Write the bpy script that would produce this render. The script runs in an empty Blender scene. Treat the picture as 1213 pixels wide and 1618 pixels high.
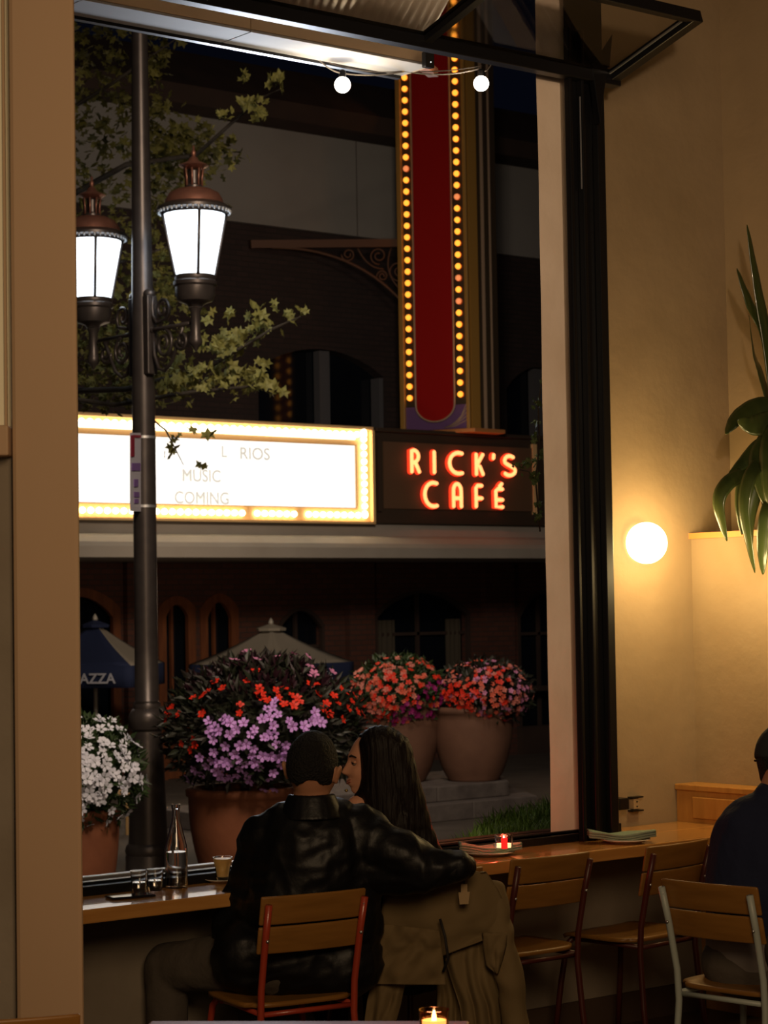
import bpy, bmesh, math, random
from mathutils import Vector, Matrix, noise
random.seed(7)
PI = math.pi
scene = bpy.context.scene
C = scene.collection
# ------------------------------------------------------------------ camera
FPX = 3400.0
yaw, pitch, roll = math.radians(39), math.atan(151/3400), 0.016
CAM = Vector((0, 0, 1.70))
FWD = Vector((math.sin(yaw)*math.cos(pitch), math.cos(yaw)*math.cos(pitch), math.sin(pitch)))
R0 = Vector((math.cos(yaw), -math.sin(yaw), 0))
U0 = R0.cross(FWD)
cr = math.sqrt(1-roll*roll)
RT = cr*R0 - roll*U0
UP = cr*U0 + roll*R0
cam_d = bpy.data.cameras.new('camera')
cam = bpy.data.objects.new('camera', cam_d); C.objects.link(cam)
cam.matrix_world = Matrix(((RT.x, UP.x, -FWD.x, CAM.x), (RT.y, UP.y, -FWD.y, CAM.y), (RT.z, UP.z, -FWD.z, CAM.z), (0, 0, 0, 1)))
cam_d.sensor_fit = 'VERTICAL'; cam_d.sensor_height = 36; cam_d.sensor_width = 36
cam_d.lens = FPX/1618*36
cam_d.clip_start = .05; cam_d.clip_end = 200
cam_d.dof.use_dof = True; cam_d.dof.focus_distance = 7.6; cam_d.dof.aperture_fstop = 9.0
scene.camera = cam
# ------------------------------------------------------------------ world, exposure, big lights
w = bpy.data.worlds.new('night_sky'); scene.world = w; w.use_nodes = True
bg = w.node_tree.nodes['Background']
bg.inputs[0].default_value = (.10, .13, .30, 1); bg.inputs[1].default_value = .012
scene.view_settings.view_transform = 'Standard'; scene.view_settings.look = 'None'
scene.view_settings.exposure = 0; scene.view_settings.gamma = 1
scene.view_settings.use_curve_mapping = False
def lamp(kind, name, loc, energy, color, size=.1, size_y=None, aim=None, spread=None, spot=None):
    d = bpy.data.lights.new(name, kind); d.energy = energy; d.color = color
    if kind == 'AREA':
        d.size = size
        if size_y: d.shape = 'RECTANGLE'; d.size_y = size_y
        if spread: d.spread = spread
    else: d.shadow_soft_size = size
    if kind == 'SPOT': d.spot_size = spot; d.spot_blend = .6
    o = bpy.data.objects.new(name, d); C.objects.link(o); o.location = loc
    if aim is not None: o.rotation_euler = (Vector(aim)-Vector(loc)).to_track_quat('-Z', 'Y').to_euler()
    return o
WARM = (1.0, .68, .38)
lamp('AREA', 'restaurant_ceiling_light', (1.2, .6, 3.2), 62, WARM, 1.6, 1.6, aim=(5.4, 6.0, 2.0), spread=2.6)
lamp('POINT', 'added_low_room_fill', (.2, 1.4, 2.0), 20, WARM, .3)  # unseen fill added to brighten the lower part of the room
lamp('AREA', 'beam_lamp_light', (8.0, 11.0, 3.2), 14, (.80, .88, 1.0), .6, aim=(4.8, 7.1, 4.1), spread=1.2)
lamp('SPOT', 'added_pier_spot', (3.2, 2.2, 3.3), 215, (1.0, .74, .50), .08, aim=(5.75, 6.2, 2.9), spot=math.radians(50))  # spot added to lift the pier and beam, no fixture behind it
lamp('POINT', 'added_lower_facade_fill', (15.5, 21.5, 1.9), 45, (1.0, .72, .48), .25)  # extra point light put in to brighten the dark ground-floor facade
lamp('AREA', 'added_facade_fill', (14.0, 16.5, 5.5), 90, (1.0, .80, .62), .8, aim=(18.5, 26.4, 2.5), spread=2.6)  # invented area light that raises the eave and facade
lamp('AREA', 'added_street_fill', (8.0, 9.0, 7.5), 200, (1.0, .78, .58), 1.5, aim=(13, 17, 0), spread=1.9)  # overhead fill added as general street light on planters and umbrellas

# ------------------------------------------------------------------ pixel to world helpers (camera model above)
def ray(x, y): return FWD*FPX + RT*(x-606.5) + UP*(809-y)
def PP(x, y, a, v):
    d = ray(x, y); return CAM + d*((v-CAM[a])/d[a])
def PX(x, y, v): return PP(x, y, 0, v)
def PY(x, y, v): return PP(x, y, 1, v)
def PZ(x, y, v): return PP(x, y, 2, v)
def PD(x, y, d): return CAM + ray(x, y)*(d/FPX)
RH = Vector((math.cos(yaw), -math.sin(yaw), 0)); FH = Vector((math.sin(yaw), math.cos(yaw), 0)); ZZ = Vector((0, 0, 1))

# ------------------------------------------------------------------ materials
def mat(name, col, rough=.6, metal=0.0, col2=None, nscale=6, nlo=.35, nhi=.7, bump=0, bscale=40, emit=None, estr=0,
        trans=0, ior=1.45, alpha=1, sheen=0, stretch=None, coat=0, kind='noise', detail=6, spec=None):
    m = bpy.data.materials.new(name); m.use_nodes = True
    nt = m.node_tree; b = nt.nodes['Principled BSDF']
    b.inputs['Base Color'].default_value = (*col, 1); b.inputs['Roughness'].default_value = rough
    b.inputs['Metallic'].default_value = metal; b.inputs['Transmission Weight'].default_value = trans
    b.inputs['IOR'].default_value = ior; b.inputs['Alpha'].default_value = alpha
    b.inputs['Sheen Weight'].default_value = sheen; b.inputs['Coat Weight'].default_value = coat
    if spec is not None: b.inputs['Specular IOR Level'].default_value = spec
    if emit: b.inputs['Emission Color'].default_value = (*emit, 1); b.inputs['Emission Strength'].default_value = estr
    tc = nt.nodes.new('ShaderNodeTexCoord'); mp = nt.nodes.new('ShaderNodeMapping')
    nt.links.new(tc.outputs['Object'], mp.inputs[0])
    if stretch: mp.inputs['Scale'].default_value = stretch
    if col2:
        n = nt.nodes.new('ShaderNodeTexNoise'); n.inputs['Scale'].default_value = nscale; n.inputs['Detail'].default_value = detail
        r = nt.nodes.new('ShaderNodeValToRGB'); r.color_ramp.elements[0].position = nlo; r.color_ramp.elements[1].position = nhi
        r.color_ramp.elements[0].color = (*col, 1); r.color_ramp.elements[1].color = (*col2, 1)
        nt.links.new(mp.outputs[0], n.inputs['Vector']); nt.links.new(n.outputs[0], r.inputs[0]); nt.links.new(r.outputs[0], b.inputs['Base Color'])
    if bump:
        n2 = nt.nodes.new('ShaderNodeTexNoise'); n2.inputs['Scale'].default_value = bscale; n2.inputs['Detail'].default_value = 4
        bp = nt.nodes.new('ShaderNodeBump'); bp.inputs['Strength'].default_value = bump; bp.inputs['Distance'].default_value = .02
        nt.links.new(mp.outputs[0], n2.inputs['Vector']); nt.links.new(n2.outputs[0], bp.inputs['Height']); nt.links.new(bp.outputs[0], b.inputs['Normal'])
    return m
def brick_mat(name, c1, c2, mortar):
    m = bpy.data.materials.new(name); m.use_nodes = True; nt = m.node_tree; b = nt.nodes['Principled BSDF']
    tc = nt.nodes.new('ShaderNodeTexCoord'); sp = nt.nodes.new('ShaderNodeSeparateXYZ'); cb = nt.nodes.new('ShaderNodeCombineXYZ')
    nt.links.new(tc.outputs['Object'], sp.inputs[0]); nt.links.new(sp.outputs[0], cb.inputs[0]); nt.links.new(sp.outputs[2], cb.inputs[1])
    t = nt.nodes.new('ShaderNodeTexBrick'); nt.links.new(cb.outputs[0], t.inputs['Vector'])
    t.inputs['Color1'].default_value = (*c1, 1); t.inputs['Color2'].default_value = (*c2, 1); t.inputs['Mortar'].default_value = (*mortar, 1)
    t.inputs['Scale'].default_value = 1; t.inputs['Brick Width'].default_value = .22; t.inputs['Row Height'].default_value = .08; t.inputs['Mortar Size'].default_value = .008
    nt.links.new(t.outputs['Color'], b.inputs['Base Color']); b.inputs['Roughness'].default_value = .85
    bp = nt.nodes.new('ShaderNodeBump'); bp.inputs['Strength'].default_value = .6; bp.invert = True; bp.inputs['Distance'].default_value = .01
    nt.links.new(t.outputs['Fac'], bp.inputs['Height']); nt.links.new(bp.outputs[0], b.inputs['Normal'])
    return m
def glow(name, col, s): return mat(name, col, .4, emit=col, estr=s)
M = dict(
    plaster=mat('warm_plaster', (.30, .215, .125), .85, col2=(.255, .18, .10), nscale=2.2, bump=.25, bscale=9),
    pier=mat('pier_plaster', (.86, .70, .56), .85, col2=(.76, .60, .46), nscale=3.5, bump=.35, bscale=7),
    low_plaster=mat('low_wall_plaster', (.26, .22, .17), .9, col2=(.20, .165, .125), nscale=3, bump=.2, bscale=12),
    pillar=mat('pillar_paint', (.44, .30, .19), .6, col2=(.41, .275, .165), nscale=1.5, stretch=(1, 1, .2)),
    pale=mat('pale_trim_paint', (.80, .76, .58), .6),
    wood=mat('counter_wood', (.50, .25, .07), .24, col2=(.40, .18, .045), nscale=5, stretch=(.6, 7, 7), coat=.4),
    chair_wood=mat('chair_plywood', (.27, .125, .026), .42, col2=(.21, .095, .018), nscale=6, stretch=(.8, 8, 8)),
    booth_wood=mat('booth_wood', (.44, .21, .05), .45, col2=(.36, .16, .035), nscale=5, stretch=(6, 6, .8)),
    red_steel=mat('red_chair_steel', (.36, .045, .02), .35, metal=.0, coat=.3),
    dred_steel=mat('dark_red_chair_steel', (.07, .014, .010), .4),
    mint_steel=mat('grey_green_chair_steel', (.36, .40, .36), .4),
    black_metal=mat('black_frame_metal', (.006, .006, .007), .35, metal=.2),
    dark_sill=mat('dark_sill_metal', (.02, .02, .022), .3, metal=.6),
    silver=mat('silver_sill_metal', (.55, .56, .58), .35, metal=.9),
    baseboard=mat('dark_baseboard', (.07, .045, .03), .6),
    floor=mat('dark_wood_floor', (.07, .04, .025), .4, col2=(.045, .026, .016), nscale=4, stretch=(1, 8, 1)),
    cream=mat('cream_fascia', (.85, .66, .44), .6, col2=(.78, .60, .40), nscale=2),
    beam_white=mat('white_soffit_board', (.62, .62, .62), .6, col2=(.5, .5, .5), nscale=3),
    corr=mat('corrugated_metal', (.75, .66, .54), .5, metal=.1),
    glass=mat('clear_glass', (1, 1, 1), .02, trans=1, ior=1.45),
    pane=mat('tinted_pane', (.62, .60, .57), .03, trans=1, ior=1.2),
    lamp_metal=mat('bronze_lamp_metal', (.075, .062, .058), .38, metal=.55, col2=(.095, .08, .072), nscale=8),
    copper=mat('copper_lamp_cap', (.34, .15, .10), .4, metal=.6, col2=(.25, .11, .08), nscale=10),
    lantern_glow=glow('lantern_frosted_glass', (.80, .90, 1.0), 5),
    bulb_glow=glow('string_bulb_glow', (1, .84, .66), 16),
    sconce_glow=glow('sconce_glow', (1, .74, .36), 9),
    tape=mat('steel_band', (.7, .7, .7), .4, metal=.8),
    stucco=mat('grey_stucco_band', (.30, .29, .27), .9, col2=(.26, .25, .235), nscale=1),
    eave=mat('eave_paint', (.36, .33, .29), .75, col2=(.32, .29, .25), nscale=2),
    roof=mat('dark_roof', (.035, .022, .018), .9, col2=(.05, .03, .022), nscale=2),
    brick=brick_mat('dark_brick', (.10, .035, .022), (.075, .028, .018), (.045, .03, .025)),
    brick_dim=brick_mat('shaded_brick', (.040, .024, .022), (.030, .019, .018), (.022, .017, .016)),  # darker copy of the brick; the upper floor's dimness is put into the colour
    door_wood=mat('orange_door_wood', (.20, .065, .02), .6, col2=(.12, .036, .014), nscale=3, stretch=(5, 5, .6)),
    dark_glass=mat('dark_window_glass', (.006, .008, .012), .08),
    mullion=mat('grey_mullion', (.10, .10, .11), .6),
    curtain=mat('dim_curtain', (.06, .05, .035), .9),
    stone=mat('plinth_stone', (.13, .11, .10), .85, col2=(.085, .07, .065), nscale=5, bump=.4, bscale=15),
    pave=mat('paving', (.085, .072, .06), .75, col2=(.06, .05, .042), nscale=2.5, bump=.2, bscale=20),
    sign_case=mat('sign_case_brown', (.045, .03, .02), .6),
    sign_panel=mat('sign_panel_brown', (.12, .07, .04), .55),
    board=glow('marquee_board_glow', (1.0, .985, .95), 1.05),
    tray=mat('bulb_tray_paint', (.75, .50, .24), .5),
    tube_white=glow('marquee_tube_glow', (1, .86, .62), 3.0),
    mbulb=glow('marquee_bulb_glow', (1, .80, .48), 9),
    amber=glow('amber_bulb_glow', (1, .36, .035), 1.8),
    amber_dim=glow('dim_amber_bulb_glow', (1, .30, .10), .8),
    socket=mat('bulb_socket_orange', (.5, .09, .01), .4, emit=(1, .14, 0), estr=.10),
    letter_grey=mat('faint_letters', (.70, .69, .65), .6, emit=(.93, .92, .84), estr=.45),
    tower_red=mat('tower_red_paint', (.40, .010, .008), .35),
    tower_gold=mat('tower_gold_paint', (.40, .22, .05), .45),
    tower_dark=mat('tower_dark_paint', (.05, .035, .02), .5),
    tower_purple=mat('tower_purple_paint', (.16, .08, .22), .5),
    tower_trim=mat('tower_trim', (.45, .32, .22), .4),
    neon_red=glow('neon_red_channel', (1, .045, .012), 1.3),
    neon_core=glow('neon_core', (1, .36, .12), 2.2),
    iron=mat('rust_iron', (.12, .055, .03), .6),
    navy=mat('navy_canvas', (.014, .024, .075), .85, bump=.1),
    tan=mat('tan_canvas', (.30, .27, .22), .85, bump=.1),
    umb_letter=mat('umbrella_lettering', (.50, .52, .60), .7),
    umb_pole=mat('umbrella_pole', (.55, .52, .45), .4, metal=.3),
    terracotta=mat('terracotta', (.26, .088, .038), .75, col2=(.19, .062, .026), nscale=3, bump=.15, bscale=10),
    clay=mat('pale_clay', (.20, .10, .062), .75, col2=(.15, .072, .045), nscale=3, bump=.1),
    soil=mat('soil', (.02, .012, .008), .95),
    leaf_dark=mat('bronze_leaves', (.020, .014, .013), .5, col2=(.020, .030, .012), nscale=5),
    leaf_green=mat('green_leaves', (.035, .065, .018), .5, col2=(.02, .04, .01), nscale=6),
    leaf_purple=mat('burgundy_leaves', (.028, .008, .014), .45),
    tree_leaf=mat('lit_tree_leaves', (.27, .26, .07), .6, col2=(.16, .155, .04), nscale=3), tree_dim=mat('shaded_tree_leaves', (.13, .12, .02), .7, col2=(.07, .065, .012), nscale=3),  # one foliage in two tones: lamplight and shade put into the leaf colour
    vine_leaf=mat('vine_leaves', (.10, .15, .04), .55, col2=(.06, .10, .03), nscale=8),
    grass=mat('grass_blades', (.16, .30, .05), .45, col2=(.08, .17, .03), nscale=10),
    bark=mat('bark', (.05, .04, .03), .9, bump=.5),
    fl_white=mat('white_petals', (.80, .81, .92), .6), fl_lav=mat('lavender_petals', (.62, .28, .86), .6, col2=(.74, .44, .90), nscale=5),
    fl_red=mat('red_petals', (.85, .035, .012), .55), fl_pink=mat('pink_petals', (.70, .26, .48), .6),
    fl_coral=mat('coral_petals', (.75, .13, .07), .6), fl_mag=mat('magenta_petals', (.32, .012, .16), .6),
    fl_eye=mat('blossom_eye', (.30, .06, .30), .6), fl_salmon=mat('salmon_petals', (.70, .22, .17), .6),
    leather=mat('black_leather', (.005, .005, .006), .46, bump=.25, bscale=14, spec=.32),
    black_cloth=mat('black_cloth', (.007, .007, .009), .85, bump=.3, bscale=30),
    trousers=mat('dark_grey_trousers', (.075, .062, .05), .9, bump=.2),
    skin=mat('skin', (.66, .33, .21), .48, col2=(.60, .29, .18), nscale=12),
    skin_m=mat('tan_skin', (.44, .21, .12), .55),
    lips=mat('lips', (.46, .15, .11), .4), eye_white=mat('eye_white', (.22, .17, .14), .3), brow=mat('eyebrow_hair', (.02, .012, .008), .8),
    hair=mat('black_hair', (.007, .004, .0035), .55, bump=.3, bscale=30, stretch=(5, 5, .5), spec=.3),
    short_hair=mat('short_black_hair', (.005, .0045, .0045), .75, bump=.9, bscale=120),
    navy_cloth=mat('navy_shirt', (.008, .012, .040), .9, bump=.2), cap=mat('dark_cap', (.02, .022, .026), .9),
    grey_pants=mat('grey_trousers', (.075, .062, .05), .9, bump=.2), tee=mat('pale_tshirt', (.20, .18, .17), .9),
    coat=mat('olive_coat', (.17, .118, .052), .85, col2=(.145, .098, .042), nscale=3, bump=.2, bscale=9),
    tag_paper=mat('pale_tag', (.36, .25, .13), .8), strap=mat('dark_strap', (.015, .012, .01), .7),
    napkin=mat('green_napkin', (.22, .30, .23), .85, bump=.2, bscale=60), plate=mat('white_plate', (.65, .58, .50), .3),
    coffee=mat('milky_coffee', (.30, .15, .05), .4), amber_drink=mat('amber_drink', (.70, .42, .12), .3, emit=(.8, .45, .12), estr=.03),
    phone=mat('black_phone', (.01, .01, .012), .12), water=mat('water', (1, 1, 1), .0, trans=1, ior=1.33),
    red_glass=mat('red_wax', (.8, .02, .02), .4, emit=(1, .02, .015), estr=.9), wax=mat('candle_wax', (.9, .7, .45), .5, emit=(1, .66, .3), estr=1.6),
    flame=glow('candle_flame', (1, .75, .35), 12), amber_glass=mat('amber_votive_glass', (1, .62, .30), .05, trans=1),
    table=mat('table_top_red_wood', (.22, .06, .03), .5), brass=mat('brass', (.55, .40, .16), .35, metal=.9),
    plant=mat('plant_leaves', (.020, .030, .008), .28, col2=(.040, .052, .012), nscale=2.5, stretch=(8, 1, 1), coat=.3),
    parking_white=mat('street_sign_white', (.60, .58, .66), .5), parking_red=mat('street_sign_red', (.30, .02, .05), .5), parking_purple=mat('street_sign_purple', (.25, .14, .40), .5),
    edge_orange=mat('ledge_wood', (.55, .22, .06), .5),
)

# ------------------------------------------------------------------ mesh builder
def rootloc(p):
    v = Vector((0, 0, 0))
    while p is not None: v += p.location; p = p.parent
    return v
class MB:
    def __init__(s): s.v = []; s.f = []
    def add(s, vs, fs):
        o = len(s.v); s.v += [Vector(v) for v in vs]; s.f += [tuple(i+o for i in f) for f in fs]; return s
    def hexa(s, b, t):            # 4 bottom + 4 top points (same order)
        return s.add(list(b)+list(t), [(3, 2, 1, 0), (4, 5, 6, 7), (0, 1, 5, 4), (1, 2, 6, 5), (2, 3, 7, 6), (3, 0, 4, 7)])
    def box(s, lo, hi, m=None):
        x0, y0, z0 = lo; x1, y1, z1 = hi
        p = [Vector(q) for q in ((x0, y0, z0), (x1, y0, z0), (x1, y1, z0), (x0, y1, z0), (x0, y0, z1), (x1, y0, z1), (x1, y1, z1), (x0, y1, z1))]
        if m: p = [m @ q for q in p]
        return s.hexa(p[:4], p[4:])
    def bar(s, a, b, wd, th, up=ZZ):
        a = Vector(a); b = Vector(b); d = (b-a).normalized(); sd = d.cross(up).normalized(); u = sd.cross(d)
        q = [a+sd*i*wd/2+u*j*th/2 for i, j in ((-1, -1), (1, -1), (1, 1), (-1, 1))]
        return s.hexa(q, [x+(b-a) for x in q])
    def prism(s, poly, vec):
        n = len(poly); vec = Vector(vec); poly = [Vector(p) for p in poly]
        return s.add(poly+[p+vec for p in poly], [tuple(range(n-1, -1, -1)), tuple(range(n, 2*n))]+[(i, (i+1) % n, n+(i+1) % n, n+i) for i in range(n)])
    def tube(s, pts, r, seg=8, closed=False):
        pts = [Vector(p) for p in pts]; n = len(pts)
        if not isinstance(r, (list, tuple)): r = [r]*n
        ref = None; vs = []; fs = []
        for i in range(n):
            if closed: d = pts[(i+1) % n]-pts[i-1]
            else: d = pts[min(i+1, n-1)]-pts[max(i-1, 0)]
            d.normalize()
            if ref is None: ref = d.orthogonal().normalized()
            ref = (ref-d*ref.dot(d)).normalized(); b = d.cross(ref)
            for k in range(seg):
                a = 2*PI*k/seg; vs.append(pts[i]+(ref*math.cos(a)+b*math.sin(a))*r[i])
        m = n if closed else n-1
        for i in range(m):
            for k in range(seg):
                j = (i+1) % n; fs.append((i*seg+k, i*seg+(k+1) % seg, j*seg+(k+1) % seg, j*seg+k))
        if not closed: fs += [tuple(range(seg-1, -1, -1)), tuple(range((n-1)*seg, n*seg))]
        return s.add(vs, fs)
    def lathe(s, prof, c=(0, 0, 0), seg=24, cap=True, axis=None, sq=1.0):
        c = Vector(c); vs = []; fs = []; n = len(prof)
        for r, z in prof:
            for k in range(seg):
                a = 2*PI*k/seg; vs.append(c+Vector((r*math.cos(a), r*sq*math.sin(a), z)))
        for i in range(n-1):
            for k in range(seg): fs.append((i*seg+k, i*seg+(k+1) % seg, (i+1)*seg+(k+1) % seg, (i+1)*seg+k))
        if cap: fs += [tuple(range(seg-1, -1, -1)), tuple(range((n-1)*seg, n*seg))]
        return s.add(vs, fs)
    def ball(s, c, r, seg=12, rings=8):
        if not isinstance(r, (tuple, list)): r = (r, r, r)
        c = Vector(c); vs = [c+Vector((0, 0, -r[2]))]; fs = []
        for i in range(1, rings):
            t = -PI/2+PI*i/rings
            for k in range(seg):
                a = 2*PI*k/seg; vs.append(c+Vector((r[0]*math.cos(t)*math.cos(a), r[1]*math.cos(t)*math.sin(a), r[2]*math.sin(t))))
        vs.append(c+Vector((0, 0, r[2]))); L = len(vs)-1
        for k in range(seg): fs.append((0, 1+(k+1) % seg, 1+k)); fs.append((L, L-seg+k, L-seg+(k+1) % seg))
        for i in range(rings-2):
            for k in range(seg): a = 1+i*seg; fs.append((a+k, a+(k+1) % seg, a+seg+(k+1) % seg, a+seg+k))
        return s.add(vs, fs)
    def grid(s, fn, nu, nv):
        vs = [fn(i/nu, j/nv) for j in range(nv+1) for i in range(nu+1)]
        return s.add(vs, [(j*(nu+1)+i, j*(nu+1)+i+1, (j+1)*(nu+1)+i+1, (j+1)*(nu+1)+i) for j in range(nv) for i in range(nu)])
    def build(s, name, m, parent=None, smooth=False, world=True, bevel=0, solid=0, loc=None):
        off = rootloc(parent) if (world and parent is not None) else Vector((0, 0, 0))
        if loc is not None: off = Vector(loc)
        me = bpy.data.meshes.new(name); me.from_pydata([tuple(v-off) for v in s.v], [], s.f)
        bm = bmesh.new(); bm.from_mesh(me); bmesh.ops.recalc_face_normals(bm, faces=bm.faces); bm.to_mesh(me); bm.free()
        me.materials.append(m if not isinstance(m, str) else M[m])
        if smooth:
            me.polygons.foreach_set('use_smooth', [True]*len(me.polygons))
            if smooth != 'all': me.set_sharp_from_angle(angle=math.radians(40))
        o = bpy.data.objects.new(name, me); C.objects.link(o)
        if loc is not None: o.location = loc
        if parent is not None: o.parent = parent
        if solid: md = o.modifiers.new('solid', 'SOLIDIFY'); md.thickness = solid; md.offset = 0
        if bevel: md = o.modifiers.new('bevel', 'BEVEL'); md.width = bevel; md.segments = 2; md.limit_method = 'ANGLE'
        return o
def tag(o, label=None, cat=None, group=None, kind=None):
    if label: o['label'] = label
    if cat: o['category'] = cat
    if group: o['group'] = group
    if kind: o['kind'] = kind
    return o
def thing(name, label, cat, loc=(0, 0, 0), rz=0, group=None):
    o = bpy.data.objects.new(name, None); C.objects.link(o); o.location = loc; o.rotation_euler = (0, 0, rz); o.empty_display_size = .1
    return tag(o, label, cat, group)
def struct(name, mb, m, **k): return tag(mb.build(name, m, **k), kind='structure')
def kids(o): return list(o.children)
def copy_tree(o, parent=None):
    c = o.copy(); C.objects.link(c)
    if parent is not None: c.parent = parent
    for ch in kids(o): copy_tree(ch, c)
    return c
def text_mesh(name, s, size, m, parent, origin, xdir, zdir, depth=.004, align='LEFT', bold=0, sx=1):
    cu = bpy.data.curves.new(name, 'FONT'); cu.body = s; cu.size = size; cu.extrude = depth; cu.offset = bold; cu.align_x = align
    t = bpy.data.objects.new(name, cu); C.objects.link(t)
    dg = bpy.context.evaluated_depsgraph_get(); me = bpy.data.meshes.new_from_object(t.evaluated_get(dg))
    bpy.data.objects.remove(t)
    x = Vector(xdir).normalized(); z = Vector(zdir).normalized(); n = x.cross(z)
    off = rootloc(parent) if parent is not None else Vector((0, 0, 0))
    for v in me.vertices:
        p = v.co.copy(); v.co = Vector(origin)+x*p.x*sx+z*p.y+n*p.z-off
    me.materials.clear(); me.materials.append(M[m]); o = bpy.data.objects.new(name, me); C.objects.link(o); o.parent = parent
    return o

# ================================================================== THE ROOM
YC0, YW = 5.87, 6.27          # counter front, low wall face
struct('floor', MB().box((-1.5, -1.5, -.1), (9.5, 6.45, 0)), 'floor')
struct('ground', MB().box((-2, 6.9, -.95), (60, 40, -.75)), 'pave')
struct('wall_window_low', MB().box((1.0, YW, 0), (6.9, 6.47, .74)), 'low_plaster')
struct('baseboard_window', MB().box((1.0, YW-.018, 0), (6.9, YW, .12)), 'baseboard')
xp0, xp1 = 5.852, 6.045
# wall to the right of the opening, with the upper wall above it
struct('wall_window', MB().box((6.32, 6.40, .74), (7.35, 6.62, 5.2)), 'plaster')
struct('wall_right_upper', MB().box((7.15, 1.0, 1.98), (7.40, 6.40, 5.2)), 'plaster')
struct('wall_right_lower', MB().box((6.89, 1.0, 0), (7.40, 6.40, 1.975)), 'plaster')
struct('trim_ledge', MB().box((6.875, 1.0, 1.975), (7.15, 6.40, 2.0)), 'edge_orange')
# plaster pier outside the track, slightly uneven left edge
def pier_pts(u, v):
    z = .80+v*4.3; a = u*4; e = .006*noise.noise(Vector((0, 3, z*2.2)))
    c = [(xp0+e, 6.215), (xp1, 6.215), (xp1+.26, 6.50), (xp0+.29+e, 6.50), (xp0+e, 6.215)]
    i = min(int(a), 3); t = a-i; return Vector((c[i][0]*(1-t)+c[i+1][0]*t, c[i][1]*(1-t)+c[i+1][1]*t, z))
struct('wall_pier', MB().grid(pier_pts, 4, 40), 'pier')
# left pillar and the pale wall strip beside it
pl = PD(125, 800, 5.6); p2 = PD(22, 800, 5.6)
def col_box(xa, xb, d, dep, z0, z1):
    a = PD(xa, 960, d); b = PD(xb, 960, d); a.z = b.z = z0
    sh_ = -RH*.06 if xb > 60 else RH*0
    return [a, b, b+FH*dep+sh_, a+FH*dep], [q+ZZ*(z1-z0) for q in (a, b, b+FH*dep+sh_, a+FH*dep)]
struct('wall_left', MB().hexa(*col_box(20, 126.5, 5.6, .34, 0, 4.6)), 'pillar', bevel=.012)
struct('wall_left_return', MB().hexa(*col_box(-260, 21, 5.66, .3, 2.12, 4.6)), 'pale')
struct('wall_left_wainscot', MB().hexa(*col_box(-260, 20, 5.64, .3, 0, 2.12)), 'low_plaster')
struct('trim_left_strip', MB().hexa(*col_box(10, 14, 5.65, .05, 1.42, 4.6)), 'pillar')
struct('trim_left_rail', MB().hexa(*col_box(-260, 15, 5.57, .08, 2.11, 2.19)), 'pillar', bevel=.005)

# window frame: sill tracks, black jamb frame, head
struct('window_sill_track', MB().box((1.5, 6.15, .74), (6.02, 6.27, .80)).box((1.5, 6.20, .80), (6.02, 6.24, .808)), 'dark_sill', bevel=.003)
struct('window_sill_outer', MB().box((1.5, 6.27, .74), (5.10, 6.312, .815)), 'silver', bevel=.004)
struct('window_sill_outer_shaded', MB().box((5.10, 6.27, .74), (6.3, 6.335, .806)), 'dark_sill', bevel=.004)  # same sill; the people's shade on this stretch is put into darker metal
struct('window_sill_right', MB().box((5.0, 6.16, .79), (6.15, 6.24, .80)), 'black_metal')
fr = MB()
def jx(px, Y): return PY(px, 900, Y).x
qa = [Vector((jx(907, 6.13), 6.13, .772)), Vector((jx(968, 6.13), 6.13, .772)), Vector((jx(968, 6.13)+.05, 6.26, .772)), Vector((jx(908, 6.26), 6.26, .772))]
fr.hexa(qa, [q+ZZ*3.478 for q in qa])
fr.box((jx(914, 6.10), 6.10, .772), (jx(919, 6.10), 6.13, 4.0)).box((jx(934, 6.10), 6.10, .772), (jx(939, 6.10), 6.13, 4.0)).box((jx(958, 6.10), 6.10, .772), (jx(970, 6.10), 6.13, 3.9))
struct('window_frame_jamb', fr, 'black_metal', bevel=.004)
xg = jx(931, 6.09)
struct('window_frame_guide', MB().tube([(xg, 6.09, 3.35), (xg, 6.09, 3.72)], .0035, 6), 'silver')
xj = jx(960, 6.1)
struct('window_frame_arm', MB().prism([(xj-.06, 6.10, 3.86), (xj+.035, 6.10, 3.86), (xj+.045, 6.10, 3.93), (xj-.005, 6.10, 3.70), (xj-.02, 6.10, 3.62)], (0, -.03, 0)), 'black_metal', bevel=.003)

# ---- folded glass panel above the opening
aw = thing('awning_window', 'black framed glass panel of the bifold window folded up over the opening', 'window panel', (6.0, 6.10, 3.83))
T = Vector((0, -.47, .145)); z0 = 3.825
def awp(x, k): return Vector((x, 6.11, z0))+T*k
aw_main = MB().box((1.5, 6.075, 3.79), (6.19, 6.13, 3.855)).build('lower_rail', 'black_metal', aw, bevel=.004)
MB().bar(awp(1.5, 1), awp(6.17, 1), .045, .045).build('upper_rail', 'black_metal', aw, bevel=.004)
MB().bar(awp(6.16, 0), awp(6.16, 1.03), .05, .05).build('side_rail', 'black_metal', aw, bevel=.004)
MB().bar(awp(6.125, .03), awp(6.125, .97), .006, .01).build('glazing_bead', 'silver', aw)
for x in (5.17, 3.6):
    MB().bar(awp(x, 0), awp(x, 1), .04, .045).build('mullion', 'black_metal', aw, bevel=.003)
for xa, xb in ((1.5, 3.58), (3.62, 5.15), (5.19, 6.13)):
    MB().hexa([awp(xa, .03), awp(xb, .03), awp(xb, .97), awp(xa, .97)], [q+Vector((0, 0, .008)) for q in (awp(xa, .03), awp(xb, .03), awp(xb, .97), awp(xa, .97))]).build('glass_pane', 'pane', aw)

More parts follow.
